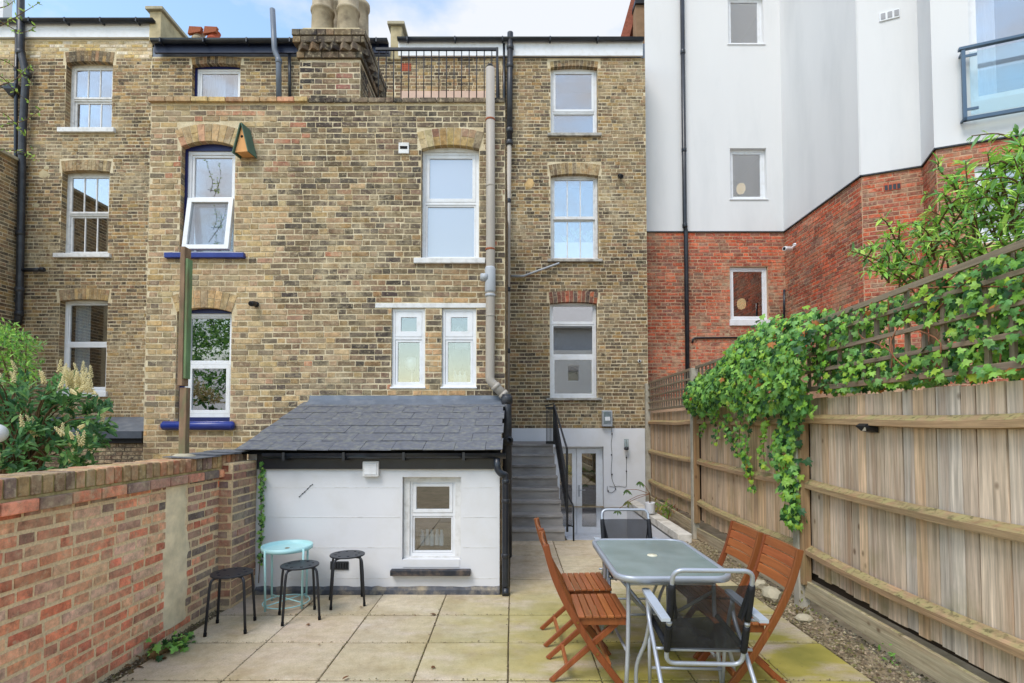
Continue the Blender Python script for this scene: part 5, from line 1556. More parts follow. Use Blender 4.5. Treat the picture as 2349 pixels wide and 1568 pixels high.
# soil and grit along the fence and wall
def litter(name, label, cat, n, region, mat_cols, smin, smax):
    V, Fc, C = [], [], []
    for _ in range(n):
        x, y = region()
        s = random.uniform(smin, smax) * (0.6 + .8 * random.random())
        z = -.02 + random.uniform(0, .02)
        a = random.uniform(0, 6.28)
        n0 = len(V)
        e = Vector((math.cos(a), math.sin(a), 0)); f = Vector((-math.sin(a), math.cos(a), 0))
        c = Vector((x, y, z))
        sz = s * random.uniform(.5, .9)
        for p in (e * s, f * s * .8, -e * s * .9, -f * s * .7, Vector((0, 0, sz)) + e * s * .2):
            V.append(c + p)
        Fc += [(n0, n0 + 1, n0 + 4), (n0 + 1, n0 + 2, n0 + 4), (n0 + 2, n0 + 3, n0 + 4), (n0 + 3, n0, n0 + 4)]
        C += [jit(random.choice(mat_cols), .2)] * 5
    me = bpy.data.meshes.new(name); me.from_pydata([tuple(p) for p in V], [], Fc)
    me.color_attributes.new('Col', 'FLOAT_COLOR', 'POINT').data.foreach_set('color', [q for c in C for q in c])
    me.materials.append(m_brick_j)
    return tag(put(name, me), label, cat, kind='stuff')
GRIT = [srgb(132, 118, 96), srgb(108, 94, 76), srgb(160, 146, 122), srgb(84, 72, 56), srgb(100, 98, 54)]
litter('gravel_strip', 'grit and small stones between the paving and the fence', 'gravel', 5200, lambda: (random.uniform(2.33, 2.72), random.uniform(1.8, 7.6)), GRIT, .005, .018)
litter('wall_foot_debris', 'soil crumbs and grit along the foot of the red brick wall', 'gravel', 1500, lambda: (-2.65 + abs(random.gauss(0, .05)), random.uniform(1.5, 5.2)), GRIT + [srgb(84, 66, 48)], .004, .012)
def joint_spot():
    if random.random() < .5: return random.choice(CX[1:-1]) + random.gauss(0, .006), random.uniform(2.4, 7.5) if random.random() < .4 else random.uniform(2.4, 5.1)
    return random.uniform(-2.5, 2.3), random.choice(CY[3:8]) + random.gauss(0, .008)
_zs = litter('joint_debris', 'crumbs of soil and moss in the joints of the paving', 'debris', 2600, joint_spot, [srgb(84, 76, 52), srgb(70, 60, 46), srgb(104, 104, 56), srgb(120, 104, 80)], .003, .008)
_zs.location.z = .008
for k, (x, y, s) in enumerate(((2.48, 5.15, .09), (2.52, 5.5, .07), (2.46, 4.55, .05))):
    stn = thing('stone_lump', ('pale broken stone lying by the fence behind the near wooden chair', 'smaller pale stone further along the fence foot', 'little stone on the soil nearest the paving')[k], 'stone', (x, y, 0))
    bm = bmesh.new(); bmesh.ops.create_icosphere(bm, subdivisions=2, radius=1)
    for v in bm.verts: v.co *= random.uniform(.82, 1.1)
    me = bpy.data.meshes.new('stone'); bm.to_mesh(me); bm.free(); me.materials.append(m_cement)
    put('stone_body', me, stn, Matrix.Translation((x, y, s * .3)) @ Matrix.Rotation(.6 * k, 4, 'Z') @ Matrix.Diagonal((s, s * 1.4, s * .8, 1)))

# ================================================================== furniture
m_teak = wood_mat('varnished_hardwood', 'y', .6, True, rough=.45, spec=.4)
m_teakx = wood_mat('varnished_hardwood_leg', 'z', .5, True, rough=.45, spec=.4)
TEAK = srgb(162, 96, 54)
TEAKD = srgb(138, 78, 42)
m_alu = plain('grey_painted_tube', srgb(172, 178, 188), .35, .35, .05, 8, 0, 1, .5)
m_alu_arm = plain('grey_plastic_arm', srgb(176, 184, 194), .5, 0, .04, 8)
m_screw = plain('brass_screw', srgb(150, 110, 60), .4, .7)

def wood_chair(label, loc, rz):
    """folding chair; local +X is the way the sitter faces"""
    t = thing('folding_chair', label, 'chair', loc, 'wooden folding chairs round the glass table', rz=rz)
    T = lambda mb, nm, c, mat=m_teak, bv=.004: tagc(mb.obj(nm, mat, t, None, True, bv), c)
    def tagc(o, c): o.color = jit(c, .17); return o
    n = 7
    for k in range(n):
        x0 = -.158 + k * .0465
        T(MB().box(x0, x0 + .041, -.22, .22, .425 - .004 * (n - k) / n, .443 - .006 * (n - k) / n), 'seat_slat', TEAK)
    for s in (-1, 1):
        T(MB().box(-.15, .155, s * .19 - .011, s * .19 + .011, .372, .418), 'seat_rail', TEAKD, m_teakx)
    back = [(-.365, .885), (-.345, .80), (-.30, .66), (-.215, .48), (-.06, .23), (.115, .0)]
    for s in (-1, 1):
        pts = spline([(x, s * .222, z) for x, z in back], 5)
        m = MB(); V = []; Fc = []
        for i, p in enumerate(pts):
            d = (pts[min(i + 1, len(pts) - 1)] - pts[max(i - 1, 0)]).normalized()
            nn = Vector((-d.z, 0, d.x)) * .021
            for q in ((nn + Vector((0, -.011, 0))), (nn + Vector((0, .011, 0))), (-nn + Vector((0, .011, 0))), (-nn + Vector((0, -.011, 0)))):
                V.append(p + q)
        for i in range(len(pts) - 1):
            for q in range(4):
                a, b = 4 * i + q, 4 * i + (q + 1) % 4
                Fc.append((a, b, b + 4, a + 4))
        Fc += [(0, 1, 2, 3), tuple(4 * (len(pts) - 1) + q for q in (3, 2, 1, 0))]
        m.add(V, Fc)
        for v in m.v: v.z = max(v.z, 0)
        T(m, 'back_post', TEAKD, m_teakx)
        m = MB().bar((.12, s * .165, .40), (-.33, s * .165, .0), .022, .042)
        for v in m.v: v.z = max(v.z, 0)
        T(m, 'leg', TEAKD, m_teakx)
        for (x, z) in ((-.165, .40), (-.042, .205)):
            MB().tube([(x, s * .234, z), (x, s * .2375, z)], .008, 8).obj('screw', m_screw, t, None, True)
    for k in range(4):
        z0 = .64 + k * .062
        f = (z0 + .03 - .66) / (.885 - .66)
        xa = -.30 - .065 * f
        m = MB(); V = []
        for j in range(9):
            yy = -.208 + .416 * j / 8
            bow = .012 * (1 - (yy / .208) ** 2)
            for dx, dz in ((.006, 0), (.006 - .017, .056), (-.008 - .017, .056), (-.008, 0)):
                V.append((xa + .012 - bow + dx, yy, z0 + dz))
        Fc = []
        for j in range(8):
            for q in range(4):
                a, b = 4 * j + q, 4 * j + (q + 1) % 4
                Fc.append((a, b, b + 4, a + 4))
        Fc += [(0, 1, 2, 3), (35, 34, 33, 32)]
        T(m.add(V, Fc), 'back_slat', TEAK)
    T(MB().box(-.235, -.215, -.155, .155, .07, .11), 'stretcher', TEAK)
    T(MB().box(.03, .05, -.21, .21, .10, .14), 'stretcher', TEAK)
    T(MB().box(-.02, .0, -.155, .155, .27, .31), 'stretcher', TEAKD)
    return t
ch = wood_chair('wooden folding chair on the left of the table, nearest the camera', (.58, 3.64, 0), 0)
dup(ch, (.57, 4.185, 0), R(1.5), 'wooden folding chair on the left of the table, nearer the steps')
dup(ch, (1.405, 3.52, 0), R(179), 'wooden folding chair by the fence, nearest the camera')
dup(ch, (1.40, 4.03, 0), R(181), 'wooden folding chair by the fence, farther from the camera')

# glass table
tb = thing('patio_table', 'rectangular frosted glass patio table with grey metal frame', 'table', (1.01, 3.82, 0))
tx0, tx1, ty0, ty1, tz = .635, 1.375, 3.27, 4.37, .72
def rrect(x0, x1, y0, y1, r, k=7):
    out = []
    for cx, cy, a0 in ((x1 - r, y0 + r, -90), (x1 - r, y1 - r, 0), (x0 + r, y1 - r, 90), (x0 + r, y0 + r, 180)):
        for j in range(k + 1):
            a = R(a0 + 90 * j / k)
            out.append((cx + r * math.cos(a), cy + r * math.sin(a)))
    return out
ol = rrect(tx0, tx1, ty0, ty1, .13)
t = NT('frosted_table_glass')
pp_ = t.pos()
t.col(t.mix(t.rng(t.noise(pp_, 4, 5), .35, .65, 0, 1), srgb(150, 166, 164), srgb(134, 150, 146)))
t.bump(t.noise(pp_, 260, 2), .15, .002)
t.b.inputs['Alpha'].default_value = .86
m_tglass = t.set(.22, 0, .5)
MB().prism(rrect(tx0 + .022, tx1 - .022, ty0 + .022, ty1 - .022, .115), tz - .008, tz - .001, 'z').obj('glass_top', m_tglass, tb)
n = len(ol); V = []; Fc = []
inn = rrect(tx0 + .03, tx1 - .03, ty0 + .03, ty1 - .03, .108)
prof = [(0, .002), (0.0, -.014), (.15, -.034), (.6, -.036), (1, -.012), (1, .0), (.7, .005), (.25, .006)]
for i in range(n):
    a, b = Vector(ol[i]), Vector(inn[i])
    for f, dz in prof:
        p = a.lerp(b, f); V.append((p.x, p.y, tz + dz))
K = len(prof)
for i in range(n):
    j = (i + 1) % n
    for q in range(K):
        Fc.append((i * K + q, j * K + q, j * K + (q + 1) % K, i * K + (q + 1) % K))
MB().add(V, Fc, True).obj('rim', m_alu, tb)
MB().lathe([(0, .006), (.012, .006), (.012, .004), (.032, .004), (.036, 0), (.036, -.012)], 20, (1.0, 3.83, tz)).obj('parasol_ring', plain('cream_plastic', srgb(222, 216, 190), .5), tb)
legs = [(tx0 + .1, ty0 + .13), (tx1 - .1, ty0 + .13), (tx1 - .1, ty1 - .13), (tx0 + .1, ty1 - .13)]
cx, cy = 1.005, 3.82
for (lx, ly) in legs:
    sx, sy = (1 if lx > cx else -1), (1 if ly > cy else -1)
    MB().tube(fillet([(lx, ly, tz - .03), (lx, ly, .5), (lx + sx * .01, ly + sy * .02, .25), (lx + sx * .03, ly + sy * .05, 0.0)], .1), .0135, 10).obj('leg', m_alu, tb)
    MB().tube(spline([(lx, ly, .6), (lx - sx * .05, ly - sy * .1, .52), (lx - sx * .16, ly - sy * .22, .40), (cx + sx * .03, cy + sy * .06, .30)], 5), .0115, 8).obj('brace', m_alu, tb)
MB().lathe([(.05, .27), (.05, .33)], 18, (cx, cy, 0)).obj('hub_ring', m_alu, tb)
for a, b in ((0, 1), (1, 2), (2, 3), (3, 0)):
    A, B = legs[a], legs[b]
    MB().tube([(A[0], A[1], .645), (B[0], B[1], .645)], .010, 8).obj('top_rail', m_alu, tb)
for a, b in ((1, 2), (3, 0)):
    A, B = legs[a], legs[b]
    MB().tube([(A[0], A[1], .2), (B[0], B[1], .2)], .010, 8).obj('side_rail', m_alu, tb)

# folding armchairs with mesh
def mesh_mat():
    t = NT('black_mesh_fabric')
    p = t.pos((1, 1, 1))
    t.col(t.mix(t.rng(t.noise(p, 8, 4), .4, .7, 0, 1), srgb(26, 28, 33), srgb(54, 57, 64)))
    w = t.n('TexWave'); w.inputs['Scale'].default_value = 95; w.bands_direction = 'Z'; t.l(p, w.inputs['Vector'])
    w2 = t.n('TexWave'); w2.inputs['Scale'].default_value = 95; w2.bands_direction = 'X'; t.l(p, w2.inputs['Vector'])
    t.b.inputs['Alpha'].default_value = .8
    return t.set(.6, 0, .3)
m_mesh = mesh_mat()
m_sleeve = plain('black_mesh_sleeve', srgb(30, 32, 37), .65, 0, .25, 60, .3, 140, .3)
def arm_chair(label, loc, rz):
    """local +Y is the way the sitter faces; the backrest leans to -Y"""
    t = thing('folding_armchair', label, 'chair', loc, 'grey folding armchairs at the table ends', rz=rz)
    O = lambda mb, nm, mat=m_alu: mb.obj(nm, mat, t, None, True)
    hx = .208
    top, bot = (-.20, .885), (-.02, .325)          # y,z of the back hoop
    hoop = fillet([(-hx, bot[0], bot[1]), (-hx, top[0], top[1]), (hx, top[0], top[1]), (hx, bot[0], bot[1]), (-hx + .05, bot[0], bot[1])], .06, 6)
    hoop = []
    def L(y, z): return (y, z)
    c = [(-hx, bot), (-hx, top), (hx, top), (hx, bot)]
    P = [Vector((x, yz[0], yz[1])) for x, yz in c]
    for i in range(4):
        a, b, d = P[i - 1], P[i], P[(i + 1) % 4]
        r = .055
        p, q = b + (a - b).normalized() * r, b + (d - b).normalized() * r
        for j in range(7):
            f = j / 6; hoop.append(p * (1 - f) ** 2 + b * 2 * f * (1 - f) + q * f * f)
    O(MB().tube(hoop, .0125, 10, closed=True), 'back_hoop')
    def bk(x, f): return Vector((x, top[0] + (bot[0] - top[0]) * f, top[1] + (bot[1] - top[1]) * f))
    V, Fc = [], []
    for j in range(7):
        f = .145 + (.83 - .145) * j / 6
        for i in range(7):
            x = -hx + 2 * hx * i / 6
            p = bk(x, f); p.y -= .018 * (1 - (x / hx) ** 2)
            V.append(p)
    for j in range(6):
        for i in range(6):
            a = j * 7 + i; Fc.append((a, a + 1, a + 8, a + 7))
    O(MB().add(V, Fc, True), 'back_mesh', m_mesh)
    for s in (-1, 1):
        O(MB().tube([bk(s * hx, .145), bk(s * hx, .2), bk(s * hx, .48), bk(s * hx, .52)], [.017, .019, .019, .017], 10), 'mesh_sleeve', m_sleeve)
        O(MB().tube([bk(s * hx, .58), bk(s * hx, .62), bk(s * hx, .82), bk(s * hx, .86)], [.017, .019, .019, .017], 10), 'mesh_sleeve', m_sleeve)
        O(MB().bar(bk(s * hx, .14), bk(s * (hx - .04), .5), .002, .035), 'mesh_lacing', m_sleeve)
        O(MB().tube([bk(s * hx, .535), bk(s * hx, .565)], .016, 10), 'hinge_collar')
    # seat
    zs = .425
    V, Fc = [], []
    for j in range(6):
        yy = -.03 + .43 * j / 5
        for i in range(7):
            x = -hx + 2 * hx * i / 6
            V.append((x, yy, zs + .02 * j / 5 - .02 * (1 - (x / hx) ** 2)))
    for j in range(5):
        for i in range(6):
            a = j * 7 + i; Fc.append((a, a + 1, a + 8, a + 7))
    O(MB().add(V, Fc, True), 'seat_mesh', m_mesh)
    for s in (-1, 1):
        O(MB().tube([(s * hx, -.05, zs - .004), (s * hx, .38, zs + .02), (s * (hx - .01), .41, zs + .015)], .0125, 10), 'seat_rail')
        O(MB().tube([(s * hx, -.02, zs), (s * hx, .38, zs + .021)], .017, 10), 'mesh_sleeve', m_sleeve)
        ax = s * .252
        O(MB().prism([(ax - .024, -.215), (ax + .024, -.215), (ax + .027, .1), (ax + .022, .3), (ax, .315), (ax - .022, .3), (ax - .027, .1)], .622, .638, 'z'), 'armrest', m_alu_arm)
        O(MB().tube([(ax, -.17, .622), (s * (hx + .012), -.11, .60)], .009, 8), 'arm_link')
        O(MB().tube(spline([(ax, .24, .622), (ax, .21, .5), (ax, .04, .36), (ax, -.18, .17), (ax + s * .005, -.36, 0)], 4), .0125, 10), 'rear_leg')
        O(MB().tube(spline([(ax - s * .01, .20, .60), (ax - s * .015, .26, .46), (ax, .32, .3), (ax + s * .045, .36, .15), (ax + s * .05, .37, 0)], 4), .0125, 10), 'front_leg')
        O(MB().tube([(s * (hx + .0), -.02, .405), (ax + s * .012, -.02, .405)], .009, 8), 'pivot')
        O(MB().tube([(ax - s * .02, .3, .42), (ax - s * .03, .34, 0)], .011, 8), 'inner_leg')
    O(MB().tube([(-hx, -.03, .405), (hx, -.03, .405)], .010, 8), 'cross_bar')
    O(MB().tube([(-.23, .335, .14), (.23, .335, .14)], .010, 8), 'cross_bar')
    O(MB().tube([(-.25, -.30, .06), (.25, -.30, .06)], .010, 8), 'cross_bar')
    return t
ac = arm_chair('grey folding armchair with black mesh, its back to the camera', (1.065, 3.02, 0), R(-2.5))
dup(ac, (1.015, 4.62, 0), R(180), 'grey folding armchair with black mesh at the far table end')

# stools and side table
def disc_with_holes(r, z0, z1, holes, hr, dome=.0):
    bm = bmesh.new()
    def loop(cx, cy, rr, n):
        vs_ = [bm.verts.new((cx + rr * math.cos(2 * math.pi * k / n), cy + rr * math.sin(2 * math.pi * k / n), z1)) for k in range(n)]
        return [bm.edges.new((vs_[k], vs_[(k + 1) % n])) for k in range(n)]
    es = loop(0, 0, r, 40)
    for hx_, hy_ in holes: es += loop(hx_, hy_, hr, 10)
    bmesh.ops.triangle_fill(bm, edges=es, use_beauty=True)
    res = bmesh.ops.extrude_face_region(bm, geom=list(bm.faces))
    for v in res['geom']:
        if isinstance(v, bmesh.types.BMVert): v.co.z = z0
    bmesh.ops.recalc_face_normals(bm, faces=bm.faces)
    me = bpy.data.meshes.new('disc'); bm.to_mesh(me); bm.free()
    return me
m_stool = plain('black_powder_coat', srgb(40, 43, 50), .42, 0, .08, 20, .05, 200, .45)
def stool(label, loc, rz):
    t = thing('stool', label, 'stool', loc, 'black round stools', rz=rz)
    hs = [(0.105 * math.cos(a), .105 * math.sin(a)) for a in [2 * math.pi * k / 8 for k in range(8)]]
    me = disc_with_holes(.158, .437, .45, hs, .013); me.materials.append(m_stool)
    o = put('seat', me, t, None, True)
    b = o.modifiers.new('bevel', 'BEVEL'); b.width = .003; b.segments = 2; b.limit_method = 'ANGLE'
    for k in range(4):
        a = math.pi / 4 + k * math.pi / 2
        e = Vector((math.cos(a), math.sin(a), 0))
        pts = fillet([e * .08 + Vector((0, 0, .43)), e * .165 + Vector((0, 0, .43)), e * .178 + Vector((0, 0, .36)), e * .205 + Vector((0, 0, .012))], .045, 5)
        l = MB().tube(pts, .0105, 10).obj('leg', m_stool, t, None, True)
        MB().tube([e * .2035 + Vector((0, 0, .03)), e * .2055 + Vector((0, 0, 0))], .0125, 10).obj('foot_cap', m_dark, l, None, True)
    return t
p1, p2_, p3 = hp(532, 1313, .45), hp(688, 1295, .45), hp(797, 1271, .45)
s1 = stool('black round stool on the left, closest to the red brick wall', (p1.x, p1.y, 0), R(12))
dup(s1, (p2_.x, p2_.y, 0), R(28), 'black round stool in front of the pale blue side table')
dup(s1, (p3.x, p3.y, 0), R(20), 'black round stool on the right, in front of the wall vent')
bt = hp(659, 1254, .53)
sb = thing('side_table', 'round pale turquoise metal tray table in the corner', 'table', (bt.x, bt.y, 0), rz=R(14))
m_turq = plain('turquoise_powder_coat', srgb(172, 218, 220), .4, 0, .03, 6, 0, 1, .4)
O = lambda mb, nm: mb.obj(nm, m_turq, sb, None, True)
O(MB().lathe([(0, .515), (.205, .515), (.212, .52), (.215, .545), (.222, .546), (.224, .512), (.215, .505), (0, .505)], 44), 'tray_top')
MB().lathe([(0, .517), (.02, .5175), (.022, .516)], 14).obj('hole_grommet', m_screw, sb, None, True)
for k in range(4):
    a = math.pi / 4 + k * math.pi / 2
    e = Vector((math.cos(a), math.sin(a), 0))
    O(MB().tube([e * .228 + Vector((0, 0, .535)), e * .22 + Vector((0, 0, .3)), e * .215], .0095, 8), 'leg')
O(MB().tube([(.2 * math.cos(2 * math.pi * k / 40), .2 * math.sin(2 * math.pi * k / 40), .03) for k in range(40)], .006, 6, closed=True), 'floor_ring')
for k in range(2):
    a = math.pi / 4 + k * math.pi / 2
    e = Vector((math.cos(a), math.sin(a), 0))
    O(MB().tube([e * .21 + Vector((0, 0, .045 + .011 * k)), e * -.21 + Vector((0, 0, .045 + .011 * k))], .006, 6), 'cross_bar')

# ================================================================== small fittings
fl = thing('floodlight', 'grey floodlight box on the right house above the white base', 'light', at(1393, 978, YH - .1))
a, b = at(1382, 979, YH - .12), at(1405, 942, YH - .12)
MB().box(a.x, b.x, YH - .12, YH - .01, a.z, b.z).obj('housing', m_greyfit, fl, bevel=.012)
MB().box(a.x + .025, b.x - .025, YH - .126, YH - .119, a.z + .05, b.z - .025).obj('glass_face', m_glass_dark, fl)
MB().box(a.x + .05, b.x - .05, YH - .1265, YH - .121, a.z + .12, a.z + .2).obj('reflector', m_upvc, fl)
wl_ = thing('wall_lantern', 'slim glass wall lamp on the white base by the garden doors', 'light', at(1437, 1040, YH - .1))
c = at(1437, 1030, YH - .1)
MB().lathe([(.012, -.03), (.045, -.02), (.05, .0), (.045, .03), (.02, .04)], 14, c).obj('holder', m_castiron, wl_)
MB().tube([c, c + Vector((0, .1, 0))], .012, 8).obj('arm', m_castiron, wl_)
MB().lathe([(.038, .04), (.04, .2)], 14, c).obj('glass_chimney', m_glass_clear, wl_)
for k in range(4):
    aa = k * math.pi / 2
    MB().tube([c + Vector((.042 * math.cos(aa), .042 * math.sin(aa), .03)), c + Vector((.042 * math.cos(aa), .042 * math.sin(aa), .2))], .003, 5).obj('cage_bar', m_castiron, wl_)
sg = thing('string_lights', 'thin dark cable with small bulbs looping over the white base wall', 'light', at(1405, 1100, YH - .03))
yy = YH - .012 - .012
def wire(pts): MB().tube(spline([at(u, v, yy) for u, v in pts], 5), .004, 5).obj('cable', m_iron, sg)
wire([(1402, 980), (1404, 1000), (1402, 1020), (1404, 1045), (1402, 1080), (1404, 1100), (1410, 1115), (1411, 1118), (1398, 1116)])
wire([(1437, 1044), (1437, 1080), (1437, 1112), (1434, 1118), (1420, 1116), (1411, 1117)])
wire([(1393, 1116), (1394, 1126), (1402, 1131), (1410, 1126), (1412, 1120)])
for u, v in ((1404, 996), (1403, 1044), (1404, 1089), (1412, 1122), (1395, 1127), (1437, 1050), (1437, 1082)):
    MB().lathe([(0, .018), (.012, .012), (.015, 0), (.01, -.014), (0, -.018)], 8, at(u, v, yy - .01)).obj('bulb', m_iron, sg)
bb = thing('bird_box', 'triangular wooden nest box with green sides on the brick wing', 'bird box', at(562, 360, YW - .1))
m_pine = plain('orange_pine', srgb(216, 160, 104), .7, 0, .08, 12, .1, 40, .2, None, 0, 1, (1, 1, .2))
m_gfelt = plain('green_roof_sheet', srgb(84, 108, 92), .8, 0, .15, 10)
c = at(571, 362, YW - .01)
hwid, hgt, dep = .09, .35, .15
Rm = Matrix.Translation(c) @ Matrix.Rotation(R(-8), 4, 'Z')
MB().prism([(-hwid, 0), (hwid, 0), (0, hgt)], -dep, -dep + .015).obj('front', m_pine, bb, Rm)
MB().prism([(-hwid, 0), (hwid, 0), (0, hgt)], -.016, -.001).obj('back', m_pine, bb, Rm)
MB().box(-hwid + .012, hwid - .012, -dep + .016, -.017, 0, .014).obj('floor', m_pine, bb, Rm)
for s in (-1, 1):
    n_ = Vector((s * hgt, 0, hwid)).normalized() * .006
    q = [Vector((0, 0, hgt + .012)), Vector((s * (hwid + .012), 0, -.02))]
    V = []
    for yv in (-dep - .03, 0):
        for w_ in (q[0], q[1], q[1] + n_ * 2, q[0] + n_ * 2): V.append((w_.x + n_.x * .4, yv, w_.z))
    MB().add(V, [(0, 1, 2, 3), (7, 6, 5, 4), (0, 4, 5, 1), (1, 5, 6, 2), (2, 6, 7, 3), (3, 7, 4, 0)]).obj('roof_side', m_gfelt, bb, Rm)
MB().lathe([(0, .001), (.018, .001), (.018, -.001)], 14).obj('entrance_hole', m_dark, bb, Rm @ Matrix.Translation((0, -dep - .0005, .2)) @ Matrix.Rotation(R(90), 4, 'X'))
pl_ = thing('paper_lantern', 'white round ribbed paper lantern at the left edge', 'lantern', at(-10, 1000, 5.6))
c = at(-9, 995, 5.6)
prof = []
for k in range(25):
    a = -math.pi / 2 + math.pi * k / 24
    prof.append((max(.001, .1 * math.cos(a) * (1 + .012 * (k % 2))), .1 * math.sin(a)))
MB().lathe(prof, 24, c).obj('shade', m_upvc, pl_)
MB().tube([c + Vector((0, 0, .1)), c + Vector((0, 0, .9))], .003, 5).obj('cord', m_iron, pl_)

# ================================================================== plants
def leaf_shape(kind):
    if kind == 'ivy':
        h = [(.06, -.02, 0), (.30, -.14, -.05), (.52, .06, -.09), (.36, .28, -.02), (.44, .62, -.09), (.17, .60, -.01), (0, 1.0, -.14)]
        c = (0, .34, .05)
    elif kind == 'lance':
        h = [(.03, 0, 0), (.13, .28, .03), (.115, .6, 0), (0, 1.0, -.14)]
        c = (0, .45, -.03)
    else:      # laurel
        h = [(.03, 0, 0), (.17, .25, .05), (.19, .6, .03), (.1, .86, -.03), (0, 1.0, -.1)]
        c = (0, .5, -.04)
    pts = h + [(-x, y, z) for x, y, z in reversed(h[:-1])]
    V = [Vector(c)] + [Vector(p) for p in pts]
    Fc = [(0, i, i + 1) for i in range(1, len(pts))] + [(0, len(pts), 1)]
    return V, Fc
SHAPES = {k: leaf_shape(k) for k in ('ivy', 'lance', 'laurel')}
LEAFME = {}
for k, (V, Fc) in SHAPES.items():
    me = bpy.data.meshes.new('leaf'); me.from_pydata([tuple(v) for v in V], [], Fc); me.materials.append(m_leaf_o); LEAFME[k] = me

def frame_of(tip, nrm):
    y = Vector(tip).normalized(); z = Vector(nrm)
    z = (z - y * z.dot(y))
    if z.length < 1e-4: z = Vector((0, -1, 0)) - y * (-y.y)
    z.normalize(); x = y.cross(z)
    return Matrix((x, y, z)).transposed()
def set_leaves(parent, leaves, kind, single=300):
    """leaves: (pos, tip dir, normal, size, colour)"""
    V0_, F0_ = SHAPES[kind]
    order = sorted(range(len(leaves)), key=lambda i: -leaves[i][3] / max(.5, leaves[i][0].y))
    chosen = set(order[:single])
    V, Fc, C = [], [], []
    for i, (p, t, n, s, c) in enumerate(leaves):
        m3 = frame_of(t, n)
        if i in chosen:
            o = bpy.data.objects.new('leaf', LEAFME[kind]); COL.objects.link(o); o.parent = parent
            o.matrix_parent_inverse = WM[parent.name].inverted()
            o.matrix_basis = Matrix.Translation(p) @ m3.to_4x4() @ Matrix.Scale(s, 4); o.color = c
        else:
            b = len(V); m3 = m3 * s
            V += [p + m3 @ q for q in V0_]; Fc += [tuple(k + b for k in f) for f in F0_]; C += [c] * len(V0_)
    if V:
        me = bpy.data.meshes.new('foliage'); me.from_pydata([tuple(v) for v in V], [], Fc)
        me.color_attributes.new('Col', 'FLOAT_COLOR', 'POINT').data.foreach_set('color', [q for c in C for q in c])
        me.materials.append(m_leaf_j)
        o = put('foliage', me, parent); o['kind'] = 'stuff'
m_stem = plain('brown_stem', srgb(104, 84, 62), .85, 0, .2, 20, .2, 60, .1)
m_redstem = plain('reddish_stem', srgb(140, 92, 66), .8, 0, .2, 20)
rnd = random.Random(11)
def rv(): return Vector((rnd.gauss(0, 1), rnd.gauss(0, 1), rnd.gauss(0, 1))).normalized()

# ---- ivy over the fence
iv = thing('ivy', 'thick green ivy spilling over the fence top and trellis', 'ivy', (2.7, 5.5, 0))
IVY = [srgb(*c) for c in ((118, 166, 82), (100, 148, 74), (138, 182, 90), (82, 126, 66), (150, 190, 94), (104, 154, 92), (124, 168, 102))]
IVYL = [srgb(142, 182, 70), srgb(164, 194, 76), srgb(126, 174, 66)]
IVYD = [srgb(46, 82, 46), srgb(52, 90, 56)]
leaves = []
def ivy_leaf(p, out=Vector((-1, -.35, .5)), sp=.62, smin=.032, smax=.086, yl=.12):
    n = (Vector(out) + rv() * sp).normalized()
    tip = Vector((rnd.gauss(-.15, .4), rnd.gauss(0, .55), rnd.gauss(-.75, .35)))
    r_ = rnd.random()
    c = rnd.choice(IVYL) if r_ < yl else (rnd.choice(IVYD) if r_ > .82 else rnd.choice(IVY))
    if rnd.random() < .012: c = srgb(168, 108, 60)
    leaves.append((p, tip, n, rnd.uniform(smin, smax), jit(c, .12)))
def wav(y, k): return math.sin(y * 2.3 + k) * .5 + math.sin(y * 5.1 + 1.7 * k) * .3 + math.sin(y * 11 + k) * .2
for _ in range(4000):      # the heap over the middle bay
    y = rnd.uniform(4.45, 7.75)
    f = (y - 4.45) / 3.3
    ztop = 2.62 + .14 * math.sin(math.pi * min(1, f * 1.5)) - .30 * max(0, f - .45) / .55 + .06 * wav(y, 1)
    zbot = 1.80 - .1 * wav(y, 2) + .05 * f
    q = rnd.random()
    z = zbot + (ztop - zbot) * q
    bulge = .10 + .26 * math.sin(math.pi * min(1, .15 + q * .85)) * (1 - .25 * f)
    d = bulge * (1 - .35 * rnd.random() ** 2)
    out = Vector((-1, -.3, -.2 + 1.5 * q))
    p = Vector((fx(y) - d, y, z + .03 * rnd.gauss(0, 1)))
    if q > .85: p.x += rnd.uniform(0, .35)
    ivy_leaf(p, out)
for _ in range(6800):      # over the near trellis, with gaps
    y = rnd.uniform(1.9, 4.75)
    z = rnd.uniform(1.93, 2.56)
    if wav(y * 1.3 + z * 3, 3) + wav(z * 4 - y, 5) * .6 < -.5 + .3 * (z - 2.0): continue
    d = rnd.uniform(-.26, .09)
    ivy_leaf(Vector((fx(y) - d, y, z)), (-1, -.5, .45), .7, .022, .064, .18)
for _ in range(420):      # the drop down the post
    z = 2.0 - 1.28 * rnd.random() ** 1.15
    w = .17 * (1 - .55 * (2.0 - z) / 1.3)
    y = 5.0 + rnd.gauss(0, w * .75) + .06 * math.sin(z * 6)
    ivy_leaf(Vector((fx(y) - rnd.uniform(.09, .2), y, z)), (-1, -.6, .35), .5, .045, .085, .2)
strands = []
for (y0, z0, ln) in ((5.95, 1.85, .95), (6.15, 1.85, .8), (6.5, 1.8, .55), (5.6, 1.8, .6), (7.1, 1.85, .45), (7.55, 1.9, .4), (6.8, 1.85, .35), (5.35, 1.7, .35)):
    pts = []
    for k in range(8):
        f = k / 7
        pts.append(Vector((fx(y0) - .09 - .02 * math.sin(f * 5 + y0), y0 + .09 * math.sin(f * 4 + y0 * 3) - .05 * f, z0 - ln * f)))
    strands.append(pts)
    for _ in range(int(ln * 75)):
        f = rnd.random() ** .8 * 7; k = min(6, int(f)); p = pts[k].lerp(pts[k + 1], f - k)
        ivy_leaf(p + Vector((rnd.uniform(-.05, .01), rnd.gauss(0, .05), 0)), (-1, -.5, .3), .5, .035, .065, .25)
